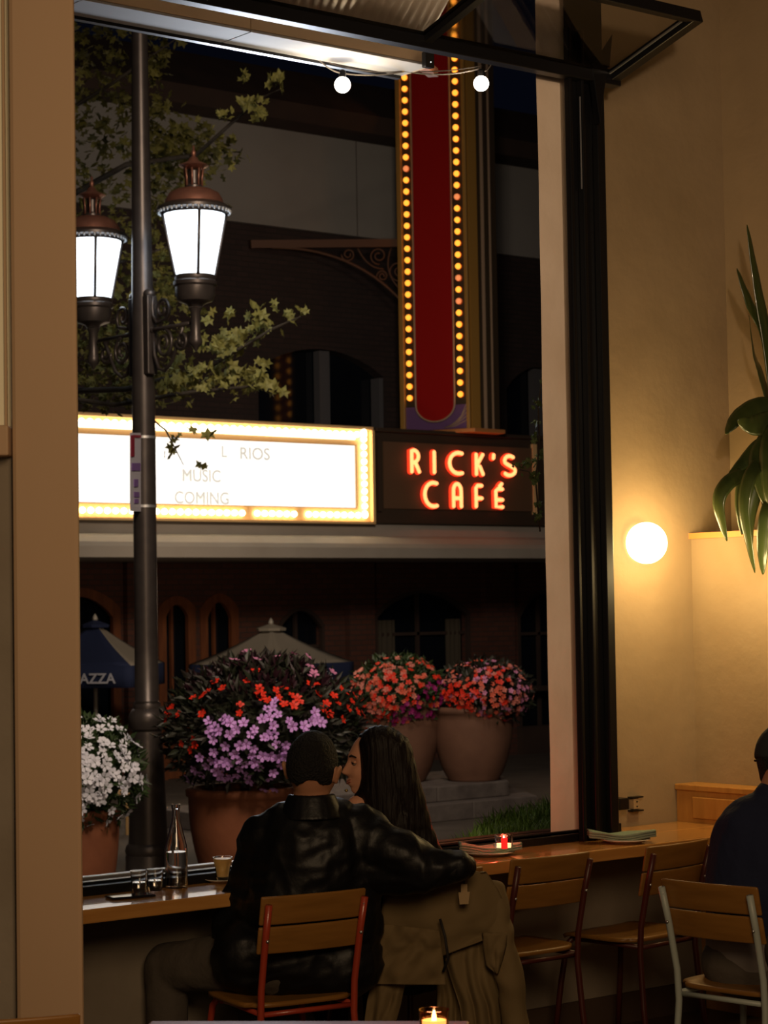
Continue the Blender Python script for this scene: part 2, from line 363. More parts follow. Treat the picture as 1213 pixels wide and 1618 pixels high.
# ---- canopy beam outside the window, its soffit and the corrugated roof
bm_ = thing('canopy_beam', 'cream box beam with white underside running across the top of the window', 'beam', (4.0, 7.2, 4.10))
xs = [1.2, 2.9, 4.35, 5.16, 6.14]
for a, b in zip(xs[:-1], xs[1:]):
    MB().box((a+.002, 7.2, 4.11), (b-.002, 7.225, 4.19)).build('fascia_panel', 'cream', bm_, bevel=.002)
    MB().box((a+.002, 7.2, 4.098), (b-.002, 7.41, 4.108)).build('soffit_panel', 'beam_white', bm_, bevel=.002)
MB().box((1.2, 7.41, 4.085), (6.14, 7.44, 4.19)).build('back_edge', 'dark_sill', bm_)
MB().box((6.14, 7.2, 4.10), (6.155, 7.44, 4.19)).build('end_cap', 'cream', bm_, bevel=.003)
MB().bar((6.15, 7.32, 4.16), (6.75, 7.9, 4.30), .05, .04).build('rear_arm', mat('copper_arm', (.35, .13, .06), .5), bm_)
cr_ = MB().grid(lambda u, v: Vector((1.6+u*4.5, 7.19-v*.42+.009*math.sin(u*100*2*PI), 4.20+v*.40)), 1200, 1)
tag(cr_.build('corrugated_roof', 'corr', smooth='all', solid=.003), 'ribbed metal awning sheet above the cream beam', 'awning roof')
tag(MB().box((1.6, 7.165, 4.185), (6.1, 7.195, 4.20)).build('edge_shadow_strip', 'black_metal'), 'black strip standing for the shadow along the edge of the ribbed metal sheet', 'shadow strip')  # dark bar in place of the shadow under the sheet's lower edge
sb = thing('sensor_box', 'small black box with a tiny white light fixed at the end of the cream beam', 'sensor', PY(676, 96, 7.15))
c0 = PY(676, 95, 7.15)
MB().box(c0-Vector((.025, .015, .035)), c0+Vector((.025, .015, .035))).build('housing', 'dark_sill', sb, bevel=.004)
MB().ball(c0+Vector((.002, -.017, -.012)), .0025, 6, 4).build('indicator', glow('indicator_white', (1, 1, 1), 2), sb)

# ---- string lights
st = thing('string_light_cable', 'thin cable looped under the beam that carries the two round bulbs', 'cable', PY(640, 113, 7.3))
def catn(pts, sag, n=10):
    out = []
    for a, b in zip(pts[:-1], pts[1:]):
        for i in range(n+1): t = i/n; p = a.lerp(b, t); p.z -= sag*4*t*(1-t); out.append(p)
    return out
YB = 7.34
cb = MB()
cb.tube(catn([PY(505, 96, YB), PY(543, 116, YB), PY(638, 113, YB)], .012), .0035, 6)
cb.tube(catn([PY(520, 99, YB), PY(638, 112, YB)], .02), .0025, 6)
cb.tube(catn([PY(638, 112, YB), PY(758, 108, YB), PY(776, 101, YB)], .022), .0035, 6)
cb.tube(catn([PY(642, 113, YB), PY(760, 104, YB)], .01), .0025, 6)
cb.build('cable', mat('cable_grey', (.2, .17, .14), .6), st)
MB().tube([PY(636, 100, YB), PY(636, 114, YB)], .008, 6).build('hook', 'brass', st)
for (px, py, lab) in ((541, 134, 'round glowing bulb under the beam, left of the red tower sign'), (760, 132, 'round glowing bulb in front of the right edge of the red tower sign')):
    c = PY(px, py, YB); b = thing('string_bulb', lab, 'light bulb', c, group='glowing bulbs on the cable')
    lamp('POINT', 'string_bulb_light', c-ZZ*.06, 9, (1, .82, .6), .035)
    MB().ball(c, .0355, 20, 14).build('globe', 'bulb_glow', b, smooth='all')
    MB().lathe([(.014, .03), (.016, .036), (.016, .06), (.010, .066)], c, 12).build('socket', 'dark_sill', b, smooth=True)

# ---- counter
ct = thing('window_counter', 'long honey coloured wooden counter top running under the window', 'counter', (4.5, 6.0, .77))
MB().box((1.0, YC0, .725), (6.755, 6.15, .77)).build('worktop', 'wood', ct, bevel=.004)
MB().box((6.02, 6.15, .725), (6.755, 6.395, .77)).build('worktop_return', 'wood', ct, bevel=.003)
MB().bar((3.0, 6.2, .55), (3.0, 5.95, .71), .03, .03).build('bracket', 'black_metal', ct)
MB().bar((5.6, 6.2, .55), (5.6, 5.95, .71), .03, .03).build('bracket', 'black_metal', ct)
bt = thing('booth_panel', 'orange wooden panelled box at the right end of the counter', 'booth panel', (6.8, 6.0, 0))
MB().box((6.76, 4.6, 0), (6.885, 6.395, .915)).build('body', 'booth_wood', bt)
MB().box((6.75, 4.6, .905), (6.888, 6.398, .93)).build('cap_rail', 'booth_wood', bt, bevel=.004)
MB().box((6.75, 4.75, .79), (6.76, 6.30, .88)).build('raised_panel', 'booth_wood', bt, bevel=.004)
# latch on jamb
lt = thing('wall_latch', 'small black latch with a brass striker plate on the wall beside the black window frame', 'latch', PY(990, 1270, 6.40))
a = PY(979, 1262, 6.33); b = PY(994, 1279, 6.33)
MB().box((a.x, 6.33, b.z), (b.x, 6.399, a.z)).build('latch_body', 'black_metal', lt, bevel=.003)
q = PY(1002, 1270, 6.39)
MB().box((q.x-.018, 6.375, q.z-.022), (q.x+.016, 6.40, q.z+.022)).build('striker_plate', 'tag_paper', lt, bevel=.003)
for dz in (-.028, .028): MB().box((q.x-.03, 6.37, q.z+dz-.003), (q.x+.035, 6.40, q.z+dz+.003)).build('flange', 'black_metal', lt)
for dz in (-.01, .01): MB().ball((q.x, 6.374, q.z+dz), .004, 8, 5).build('screw', 'black_metal', lt)
# sconce
sc = thing('wall_sconce', 'round glowing wall light on the ochre wall right of the black window frame', 'wall light', PY(1021, 858, 6.40))
c = PY(1021, 858, 6.35)
MB().ball(c, .088, 24, 16).build('globe', 'sconce_glow', sc, smooth='all')
MB().ball((c.x+.0, 6.40, c.z), (.05, .012, .05), 20, 8).build('backplate', 'brass', sc, smooth='all')
lamp('POINT', 'sconce_light', (c.x, c.y-.16, c.z), 13, (1, .70, .28), .09)
lamp('POINT', 'booth_sconce_light', (6.62, 5.75, 1.84), 11, (1, .72, .32), .08)
b2 = thing('wall_sconce', 'second round wall light on the low side wall, beyond the right edge of the photo', 'wall light', (6.89, 5.3, 1.75))
MB().ball((6.83, 5.3, 1.75), .05, 16, 10).build('globe', 'sconce_glow', b2, smooth='all')
MB().ball((6.89, 5.3, 1.75), (.01, .04, .04), 16, 8).build('backplate', 'brass', b2, smooth='all')

# ================================================================== FACADE ACROSS THE STREET
YF = 26.4
def zf(x, y, Y=YF): return PY(x, y, Y).z
def xf(x, y, Y=YF): return PY(x, y, Y).x
# ground floor: brick wall with arched openings cut as polygons
def arch_wall(x0, x1, z0, z1, openings, y, th, m, name):
    """brick wall built as vertical strips between openings, with arched lintel pieces; openings: (xa, xb, zs, zt) zs=spring height, zt=crown"""
    mb = MB(); cur = x0
    for xa, xb, zb, zs, zt in sorted(openings):
        mb.box((cur, y, z0), (xa, y+th, z1)); cur = xb
        if zb > z0: mb.box((xa, y, z0), (xb, y+th, zb))
        n = 10
        for i in range(n):
            u0, u1 = i/n, (i+1)/n; f = lambda u: zs+(zt-zs)*math.sin(PI*u)**.8 if 0 < u < 1 else zs
            a, b = xa+(xb-xa)*u0, xa+(xb-xa)*u1
            mb.hexa([(a, y, f(u0)), (b, y, f(u1)), (b, y+th, f(u1)), (a, y+th, f(u0))], [(a, y, z1), (b, y, z1), (b, y+th, z1), (a, y+th, z1)])
    mb.box((cur, y, z0), (x1, y+th, z1))
    o = mb.build(name, m); return tag(o, kind='structure')
def X(px, py=1000): return xf(px, py)
ops = [(X(60), X(190), -.75, 1.75, 2.05), (X(250), X(308), -.75, 1.75, 1.92), (X(316), X(376), -.75, 1.72, 1.95), (X(438), X(512), -.75, 1.45, 1.72), (X(592), X(742), -.2, 1.60, 1.97), (X(818), X(900), -.4, 1.55, 1.95)]
arch_wall(9, 34, -.75, 2.75, ops, YF, .35, 'brick', 'wall_facade_lower')
for i, (xa, xb) in enumerate(((X(190)+.05, X(226)), (X(545), X(585)), (X(760), X(806)))):
    struct('trim_pilaster', MB().box((xa, YF-.12, -.75), (xb, YF, 2.45)), 'brick')
struct('wall_facade_inside', MB().box((9, YF+.7, -.75), (34, YF+.8, 10)), mat('dark_interior', (.012, .010, .010), .9))
def arch_frame(xa, xb, zb, zs, zt, y, wd, m, parent, name='frame'):
    pts = [(xa, y, zb)]+[(xa+(xb-xa)*u/12, y, zs+(zt-zs)*math.sin(PI*u/12)**.8 if 0 < u < 12 else zs) for u in range(13)]+[(xb, y, zb)]
    pin = [(Vector(p)-Vector(((xa+xb)/2, y, (zs-.3)))) for p in pts]
    mb = MB(); c = Vector(((xa+xb)/2, y, zs-.3)); hw = (xb-xa)/2
    inner = []
    for p in pts:
        v = Vector(p); k = Vector((v.x+(wd if v.x < c.x-.01 else -wd if v.x > c.x+.01 else 0)*min(1, abs(v.x-c.x)/hw*1.0+.0), y, v.z-(wd if v.z > zs-.01 else 0))); inner.append(k)
    for i in range(len(pts)-1):
        a, b, p, q = Vector(pts[i]), Vector(pts[i+1]), inner[i+1], inner[i]
        d = Vector((0, .08, 0)); mb.hexa([a, b, p, q], [a+d, b+d, p+d, q+d])
    return mb.build(name, m, parent)
names = ['arched glass door with orange wooden frame behind the navy umbrella', 'narrow arched door leaf with orange frame just right of the lamp post', 'arched door leaf with orange frame behind the left slope of the pale umbrella', 'small dark arched window behind the right slope of the pale umbrella', 'wide dark arched window with grey curtains above the far planters', 'arched opening at the far right behind the plaster pier']
for (xa, xb, zb, zs, zt), nm, k in zip(ops, names, 'dddwww'):
    t = thing('arched_door' if k == 'd' else 'arched_window', nm, 'door' if k == 'd' else 'window', ((xa+xb)/2, YF, zb))
    arch_frame(xa, xb, zb, zs, zt, YF-.02, .13 if k == 'd' else .05, 'door_wood' if k == 'd' else 'roof', t)
    MB().box((xa, YF+.2, zb), (xb, YF+.22, zt)).build('pane', 'dark_glass', t)
    mx = (xa+xb)/2
    if k == 'd':
        MB().box((xa+.1, YF+.1, zb), (xb-.1, YF+.16, zb+.6)).build('lower_panel', 'door_wood', t, bevel=.01)
        MB().box((mx-.02, YF+.12, zb+.6), (mx+.02, YF+.18, zt-.05)).build('mullion', 'door_wood', t)
    else:
        MB().box((mx-.025, YF+.12, zb), (mx+.025, YF+.18, zt-.02)).build('mullion', 'roof', t)
        MB().box((xa, YF+.12, zs-.35), (xb, YF+.17, zs-.30)).build('transom', 'roof', t)
        if xb-xa > 1.2:
            for s_, (ca, cbb) in enumerate(((xa+.12, xa+.5), (xb-.42, xb-.1))):
                MB().grid(lambda u, v: Vector((ca+(cbb-ca)*u, YF+.12+.03*math.sin(u*22), zb+(zs-.1-zb)*v)), 24, 1).build('curtain', 'curtain', t, smooth='all')
# horizontal base mouldings at the right
struct('trim_facade_base', MB().box((X(806), YF-.25, -.75), (34, YF, -.30)).box((X(806), YF-.2, .28), (34, YF, .36)), 'roof')
# canopy eave
struct('eave_upper', MB().prism([(0, 26.4, 3.0), (0, 24.6, 3.0), (0, 24.35, 2.72), (0, 26.4, 2.72)], (30, 0, 0)), 'eave').location.x = 8
ev = MB()
prof = [(24.35, 2.74), (24.22, 2.70), (24.10, 2.62), (24.06, 2.56), (24.06, 2.415), (24.16, 2.415), (26.4, 2.415), (26.4, 2.74)]
ev.prism([(8, y, z) for y, z in prof], (30, 0, 0))
struct('eave_lower', ev, 'eave')
# upper floor: brick wall + openings, stucco band, roof
zlo, zband0, zband1 = 2.7, 7.54, 9.045
uops = [(X(408, 620), X(606, 620), 4.0, 5.35, 5.72), (X(800, 620), X(900, 620), 4.0, 5.3, 5.7)]
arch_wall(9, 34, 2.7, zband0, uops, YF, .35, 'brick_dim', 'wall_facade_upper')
for (xa, xb, zb, zs, zt), nm in zip(uops, ['wide dark arched window of the upper floor above the glowing letter board', 'dark upper floor window right of the red tower sign']):
    t = thing('upper_window', nm, 'window', ((xa+xb)/2, YF, zb))
    MB().box((xa, YF+.22, zb), (xb, YF+.24, zt)).build('pane', 'dark_glass', t)
    m1 = xa+(xb-xa)*.535
    MB().box((m1-.10, YF+.05, zb), (m1+.10, YF+.2, zt-.02)).build('mullion', 'mullion', t)
    MB().box((xb-.10, YF-.01, zb), (xb-.02, YF+.2, zs-.02)).build('mullion', 'mullion', t)
struct('wall_facade_band', MB().box((9, YF-.06, zband0), (34, YF+.3, zband1)), 'stucco')
struct('trim_band_groove', MB().box((X(560, 300)-.01, YF-.065, zband0), (X(560, 300), YF-.06, zband1)), 'roof')
struct('roof_overhang', MB().prism([(8, 25.6, 9.0), (8, 25.5, 9.25), (8, 26.4, 10.0), (8, 27, 10.0), (8, 27, 9.05), (8, 26.4, 9.05)], (27, 0, 0)), 'roof')

# ================================================================== MARQUEE
YM = 24.4
def mx(px, py=750): return PY(px, py, YM)
mq = thing('marquee_letter_board', 'glowing white cinema letter board framed by round bulbs', 'marquee sign', (16.5, YM, 3.6))
xl, xr = 11.2, mx(590).x; zt, zb = mx(590, 677).z, mx(590, 826).z
MB().box((xl, YM+.06, zb), (xr, YM+1.6, zt)).build('case', 'sign_case', mq)
MB().box((xl, YM-.02, zt-.03), (xr, YM+.06, zt+.02)).build('top_edge', 'tray', mq, bevel=.01)
ix0, ix1 = 11.3, mx(562, 750).x; iz1, iz0 = mx(400, 697).z, mx(400, 799).z
MB().box((ix0, YM+.02, iz0), (ix1, YM+.05, iz1)).build('letter_panel', 'board', mq)
MB().box((xl, YM+.03, zb), (xr, YM+.06, zt-.03)).build('bulb_tray', 'tray', mq)
MB().box((ix0, YM, iz1), (ix1+.02, YM+.03, iz1+.015)).box((ix0, YM, iz0-.015), (ix1+.02, YM+.03, iz0)).box((ix1+.005, YM, iz0), (ix1+.02, YM+.03, iz1)).build('inner_frame', 'tray', mq)
MB().box((xr-.045, YM-.04, zb), (xr, YM+.06, zt-.03)).box((xl, YM-.04, zb-.02), (xr, YM+.06, zb+.012)).build('outer_frame', 'tray', mq)
MB().box((ix0, YM-.0, (iz1+zt)/2-.045), (ix1, YM+.03, (iz1+zt)/2+.045)).build('top_light_tube', 'tube_white', mq)
proto = MB().ball((0, 0, 0), .042, 10, 7).build('bulb', 'mbulb', None, smooth='all'); proto.parent = mq; first = True
spots = []
zz = (zb+iz0)/2
x = 13.9; k = 0
while x < xr-.1:
    if k not in (27, 34): spots.append((x, zz))
    x += .128; k += 1
z = zb+.13
while z < zt-.05: spots.append(((ix1+xr)/2-.01, z)); z += .108
x = 13.9
while x < xr-.15: spots.append((x, zt-.10)); x += .128
for i, (x, z) in enumerate(spots):
    o = proto if i == 0 else proto.copy()
    if i: C.objects.link(o)
    o.parent = mq; o.location = Vector((x, YM-.005, z))-mq.location
for s, px, py, sz in (('RIOS', 378, 726, .235), ('L', 349, 723, .22), ('MUSIC', 287, 761, .235), ('COMING', 275, 796, .235)):
    text_mesh('lettering', s, sz*1.0, 'letter_grey', mq, PY(px, py-1, YM+.018), (1, 0, 0), (0, 0, 1), .001, bold=.004, sx=.95 if s != 'RIOS' else 1.05)
# cafe sign panel
cs = thing('cafe_sign', 'brown sign panel with glowing red capitals right of the letter board', 'shop sign', (22, YM, 3.6))
sx0, sx1 = mx(594).x, mx(858).x+.4
MB().box((sx0, YM+.04, mx(600, 826).z), (sx1+3, YM+1.6, mx(600, 678).z)).build('case', 'sign_case', cs)
MB().box((sx0+.16, YM+.015, mx(600, 803).z), (mx(843).x, YM+.05, mx(600, 697).z)).build('face_panel', 'sign_panel', cs)
MB().box((sx0, YM-.03, mx(600, 682).z), (sx1, YM+.04, mx(600, 676).z)).build('top_moulding', 'sign_case', cs, bevel=.01)
MB().box((sx0+.03, YM-.01, mx(600, 808).z), (sx0+.09, YM+.04, mx(600, 690).z)).build('side_moulding', 'sign_case', cs)
MB().box((mx(842).x, YM-.01, mx(600, 808).z), (mx(848).x, YM+.05, mx(600, 690).z)).build('side_moulding', 'tray', cs)
# letter strokes in a unit box (w .6, h 1)
def arc(cx, cz, rx, rz, a0, a1, n=8): return [(cx+rx*math.cos(math.radians(a0+(a1-a0)*i/n)), cz+rz*math.sin(math.radians(a0+(a1-a0)*i/n))) for i in range(n+1)]
LET = {
 'R': [[(.1, 0), (.1, 1)]+arc(.22, .72, .26, .28, 90, -70)+[(.24, .42)], [(.30, .44), (.52, 0)]],
 'I': [[(.3, 0), (.3, 1)]],
 'C': [arc(.42, .5, .36, .5, 70, 290, 12)],
 'K': [[(.1, 0), (.1, 1)], [(.5, 1), (.16, .48), (.30, .42), (.5, 0)]],
 "'": [[(.3, .98), (.28, .82)]],
 'S': [arc(.34, .74, .24, .26, 50, 200, 6)+[(.2, .58), (.5, .40)]+arc(.32, .25, .26, .25, 20, -140, 6)],
 'A': [[(.06, 0), (.06, .72)]+arc(.28, .70, .22, .30, 180, 0, 8)+[(.5, 0)], [(.06, .36), (.5, .36)]],
 'F': [[(.5, .98), (.22, .98), (.1, .86), (.1, 0)], [(.1, .38), (.5, .38)]],
 'E': [[(.5, .90), (.22, .90), (.1, .80), (.1, 0), (.5, 0)], [(.1, .36), (.5, .36)], [(.34, 1.04), (.46, 1.16)]],
}
def letter(ch, px0, px1, pyt, pyb):
    a = PY(px0, pyb, YM-.03); b = PY(px1, pyt, YM-.03); wd = (b.x-a.x)/.6; h = b.z-a.z
    out = MB(); core = MB()
    for stroke in LET[ch]:
        pts = [Vector((a.x+x*wd, YM-.02, a.z+z*h)) for x, z in stroke]
        out.tube(pts, .044, 8); core.tube([p+Vector((0, -.035, 0)) for p in pts], .029, 8)
        for p in (pts[0], pts[-1]): out.ball(p, .043, 8, 6); core.ball(p+Vector((0, -.035, 0)), .029, 8, 6)
    o = out.build('letter', 'neon_red', cs, smooth='all'); core.build('neon_tube', 'neon_core', o, smooth='all')
for ch, x0, x1, t_, b_ in (('R', 646, 662, 712, 745), ('I', 676, 692, 715, 746), ('C', 706, 730, 716, 748), ('K', 748, 763, 719, 749), ("'", 770, 786, 719, 749), ('S', 792, 812, 721, 751),
                           ('C', 667, 690, 763, 800), ('A', 713, 729, 765, 800), ('F', 748, 761, 767, 800), ('E', 779, 794, 770, 801)):
    letter(ch, x0, x1, t_, b_)

# ================================================================== TOWER SIGN
B = PD(745, 680, 32.3); zt0 = B.z; df = Vector((-.397, .918, 0)).normalized(); A_ = B+df*1.17; Cc = B+Vector((1, 0, 0))*.57; Dd = Cc+Vector((.2, .98, 0))*1.1
ztop = 11.6
tw = thing('tower_sign', 'tall red vertical sign with two columns of amber bulbs', 'tower sign', (B.x, B.y, zt0))
def up(p, z): return Vector((p.x, p.y, z))
MB().hexa([up(p, zt0+.02) for p in (A_+df*.0, B, Cc, Dd)], [up(p, ztop) for p in (A_, B, Cc, Dd)]).build('case', 'tower_dark', tw)
nf = Vector((-df.y, df.x, 0)); nf = nf if nf.x < 0 else -nf        # outward normal of bulb face
def fp(u, z, o=0): q = B+df*1.17*u+nf*o; return Vector((q.x, q.y, z))   # u 0 = right edge, 1 = left edge
def fplate(u0, u1, z0, z1, o0, o1, name, m, **k): return MB().hexa([fp(u0, z0, o0), fp(u1, z0, o0), fp(u1, z0, o1), fp(u0, z0, o1)], [fp(u0, z1, o0), fp(u1, z1, o0), fp(u1, z1, o1), fp(u0, z1, o1)]).build(name, m, tw, **k)
fplate(0, 1, zt0+.04, ztop, 0, .012, 'face_panel', 'tower_dark')
fplate(.93, 1.0, zt0, ztop, .0, .07, 'edge_moulding', 'tower_gold', bevel=.01)
fplate(-.005, .045, zt0, ztop, .0, .07, 'edge_moulding', 'tower_gold', bevel=.01)
# red pill panel with half round bottom
u0, u1 = .215, .775; zc = zt0+.42; Rr = (u1-u0)/2*1.17; uc = (u0+u1)/2
pill = [fp(u0, ztop, .02)]+[fp(uc-(u1-u0)/2*math.cos(a), zc-Rr*.80*math.sin(a), .02) for a in [PI*i/16 for i in range(17)]]+[fp(u1, ztop, .02)]
MB().prism(pill, nf*.02).build('red_panel', 'tower_red', tw)
MB().tube([p+nf*.03 for p in pill], .014, 8).build('panel_trim', 'tower_trim', tw, smooth='all')
fplate(.045, .93, zt0+.04, zt0+.40, .012, .018, 'purple_panel', 'tower_purple')
for i in range(5): MB().tube([fp(.06, zt0+.40-i*.06, .02), fp(.14+.02*i, zt0+.22-i*.035, .02), fp(.26+.03*i, zt0+.10-i*.01, .02)], .008, 6).build('rib', 'tower_trim', tw, smooth='all')
bp_ = MB().ball((0, 0, 0), .045, 10, 7).build('amber_bulb', 'amber', tw, smooth='all', world=False); sk_ = MB().lathe([(.05, 0), (.05, .03)], (0, 0, 0), 10).build('socket', 'socket', tw, smooth=True, world=False)
dim_me = bp_.data.copy(); dim_me.materials.clear(); dim_me.materials.append(M['amber_dim'])
qn = nf.to_track_quat('Z', 'Y')
sk_.rotation_euler = qn.to_euler(); fst = True
zR = fp(.10, 0).z
for col, u in ((0, .13), (1, .86)):
    zs0 = PP(739 if col == 0 else 658, 624 if col == 0 else 630, 1, fp(u, 0).y).z
    step = .176 if col == 0 else .176
    for k in range(40):
        z = zs0+k*step
        if z > ztop-.1: break
        p = fp(u, z, .055)
        b = bp_ if fst else bp_.copy(); s = sk_ if fst else sk_.copy()
        if not fst: C.objects.link(b); C.objects.link(s)
        fst = False
        b.location = p-tw.location; s.location = fp(u, z, .012)-tw.location; b.parent = s.parent = tw
        if (col, k) in ((0, 8), (0, 10), (1, 20), (0, 17)): b.data = dim_me; b['label'] = 'dimmer reddish bulb'
# side face mouldings
for f0, f1, m in ((.0, .28, 'tower_gold'), (.45, .52, 'tower_trim'), (.62, .68, 'tower_dark'), (.72, .76, 'tower_trim')):
    a = B+(Cc-B)*f0; b = B+(Cc-B)*f1; MB().hexa([up(a, zt0), up(b, zt0), up(b+Vector((0, -.03, 0)), zt0), up(a+Vector((0, -.03, 0)), zt0)], [up(a, ztop), up(b, ztop), up(b+Vector((0, -.03, 0)), ztop), up(a+Vector((0, -.03, 0)), ztop)]).build('side_moulding', m, tw)
a = B+nf*.10-df*.10; b = Cc+Vector((.06, -.06, 0))
MB().hexa([up(p, zt0-.03) for p in (A_+nf*.05, a, b, Dd)], [up(p, zt0+.03) for p in (A_+nf*.05, a, b, Dd)]).build('base_tray', mat('tray_orange', (.6, .25, .08), .4), tw, bevel=.01)
# iron scroll bracket tying the tower to the facade
br = thing('scroll_bracket', 'rusty iron scroll bracket left of the red tower sign', 'bracket', up(A_, 7.4))
Ya = A_.y; E1 = PY(640, 384, Ya+.0); E0 = PY(396, 386, 26.2)
MB().bar(E0, E1, .06, .12).build('top_bar', 'iron', br)
def bp2(px, py):                          # point on the bracket's vertical plane through E0 and E1
    n_ = (E1-E0).cross(ZZ); d = ray(px, py); t = (E0-CAM).dot(n_)/d.dot(n_); return CAM+d*t
def qb(p0, p1, p2, n=14): return [bp2((1-t)**2*p0[0]+2*t*(1-t)*p1[0]+t*t*p2[0], (1-t)**2*p0[1]+2*t*(1-t)*p1[1]+t*t*p2[1]) for t in [i/n for i in range(n+1)]]
MB().tube(qb((430, 391), (560, 390), (640, 482)), .022, 6).build('arch_rib', 'iron', br, smooth='all')
def spiral(cx, cy, r, t0, turns, s=1): return [bp2(cx+s*r*(1-.75*i/24)*math.cos(t0+turns*2*PI*i/24), cy+r*(1-.75*i/24)*math.sin(t0+turns*2*PI*i/24)) for i in range(25)]
for cx, cy, r, t0, s in ((598, 404, 14, 1.5, 1), (630, 428, 17, 1.0, 1), (550, 402, 11, 0, -1), (604, 436, 9, 3, 1)):
    MB().tube(spiral(cx, cy, r, t0, 1.6, s), .013, 6).build('scroll', 'iron', br, smooth='all')
MB().tube(qb((565, 392), (580, 425), (606, 425)), .013, 6).build('scroll', 'iron', br, smooth='all')
MB().tube(qb((618, 392), (602, 430), (635, 460)), .013, 6).build('scroll', 'iron', br, smooth='all')

# ================================================================== STREET LAMP
DL = 19.9; LP = PZ(235, 1385, -.75); mpp = .00585
def lz(py): return 1.70+(966-py)*mpp
sl = thing('street_lamp', 'tall bronze street lamp post with two lit lanterns', 'street lamp', LP)
prof = [(40, 1395), (40, 1378), (37, 1374), (37, 1352), (36, 1350), (38, 1344), (36, 1336), (32, 1332), (29, 1260), (25, 1165), (24, 1156), (27, 1152), (30, 1142), (30, 1132), (26, 1124), (22, 1120), (22, 1112), (19, 1108), (18.5, 1000), (18.5, 640), (17, 450), (15, 250), (13, 40)]
def tilt(px_y): return Vector((0, 0, 0))
MB().lathe([(r*mpp*.98, lz(y)+.0) for r, y in prof[:12]], (LP.x, LP.y, 0), 24).build('base', 'lamp_metal', sl, smooth=True)
mb = MB(); fl = 16
pp = [(r*mpp, lz(y)) for r, y in prof[16:]]+[(.07, 8.6)]
mb.lathe(pp, (LP.x, LP.y, 0), 28); mb.build('pole', 'lamp_metal', sl, smooth=True)
MB().lathe([(r*mpp, lz(y)) for r, y in prof[11:18]], (LP.x, LP.y, 0), 28).build('collar', 'lamp_metal', sl, smooth=True)
for y in (689, 799): MB().lathe([(.112, lz(y)-.012), (.112, lz(y)+.012)], (LP.x, LP.y, 0), 24).build('steel_band', 'tape', sl, smooth=True)
ad = Vector((.016, -1, 0)).normalized()
def lantern(sgn, nm):
    L = Vector((LP.x, LP.y, 0))+ad*.86*sgn
    def lt_(name, prof, m, seg=24, parent=sl, **k): return MB().lathe([(r*mpp*.97, lz(y)) for r, y in prof], L, seg).build(name, m, parent, smooth=True, **k)
    glass = lt_('lantern_glass', [(30, 449), (49, 352)], 'lantern_glow', 24)
    for k in range(4):
        a = PI/4+PI/2*k+.35
        MB().tube([L+Vector((math.cos(a)*31*mpp, math.sin(a)*31*mpp, lz(450))), L+Vector((math.cos(a)*50*mpp, math.sin(a)*50*mpp, lz(350)))], .016, 6).build('glazing_bar', 'lamp_metal', glass, smooth='all')
    lt_('lower_ring', [(32, 456), (33, 453), (32, 448), (29, 448)], 'lamp_metal')
    e = lt_('eave', [(50, 354), (51, 350), (60, 347), (60, 343), (47, 336)], 'lamp_metal')
    dn = MB()
    for k in range(40):
        a = 2*PI*k/40; dn.ball(L+Vector((math.cos(a)*56*mpp, math.sin(a)*56*mpp, lz(349.5))), (.012, .012, .018), 6, 4)
    dn.build('beading', mat('beading_metal', (.6, .62, .65), .3, metal=.3), e, smooth='all')
    lt_('dome', [(48, 339), (46, 330), (40, 320), (28, 314), (16, 312)], 'copper')
    nk = lt_('neck', [(14, 312), (14, 308), (9, 305), (9, 285), (13, 281)], 'lamp_metal')
    for k in range(8):
        a = 2*PI*k/8; c = L+Vector((math.cos(a), math.sin(a), 0))*13*mpp
        MB().tube([Vector((c.x, c.y, lz(309))), Vector((c.x, c.y, lz(296))), Vector((c.x*1+(L.x-c.x)*-.15, c.y+(L.y-c.y)*-.15, lz(282)))], .010, 6).build('rod', 'copper', nk, smooth='all')
    lt_('crown', [(13, 283), (24, 277), (22, 275), (10, 270), (6, 264), (3, 262)], 'copper', 16)
    lt_('finial', [(2, 263), (4, 259), (4, 255), (1.5, 251), (2.5, 248), (.5, 244)], 'copper', 12)
    cup = lt_('cup', [(11, 497), (14, 493), (28, 488), (32, 478), (32, 466), (35, 463), (35, 458), (32, 455)], 'lamp_metal')
    lt_('stem', [(2, 566), (5, 560), (9, 556), (11, 552), (10, 546), (8, 540), (8, 505), (12, 498)], 'lamp_metal', 16)
    # arm and scrolls in the plane of the arm
    P0 = Vector((LP.x, LP.y, 0))
    def ap(r, y): return P0+ad*sgn*r+ZZ*lz(y)
    arm = MB().tube([ap(.14, 520), ap(.30, 520), ap(.76, 520)], [.028, .020, .018], 8).build('arm', 'lamp_metal', sl, smooth='all')
    MB().ball(ap(.17, 520), .035, 10, 8).build('arm_boss', 'lamp_metal', arm, smooth='all')
    def spir(cr, cy, r, t0, turns, sx=1, n=26): return [ap(cr+sx*r*(1-.72*i/n)*math.cos(t0+turns*2*PI*i/n), cy+r/mpp*(1-.72*i/n)*math.sin(t0+turns*2*PI*i/n)) for i in range(n+1)]
    for pts in ([ap(.17, 466), ap(.16, 480), ap(.17, 497), ap(.24, 510)]+spir(.33, 490, .115, .9, -1.2), spir(.35, 545, .14, -1.6, 1.5),
                [ap(.17, 525), ap(.19, 560), ap(.26, 583), ap(.36, 588), ap(.48, 575), ap(.58, 545), ap(.66, 524)], spir(.64, 545, .09, 0, 1.4, -1)):
        MB().tube(pts, .018, 6).build('scroll', 'lamp_metal', arm, smooth='all')
    lamp('POINT', 'lantern_light', L+ZZ*lz(400), 380, (.72, .82, 1.0), .16).visible_camera = True
    q = P0+ad*sgn*.115
    side = ad.cross(ZZ)
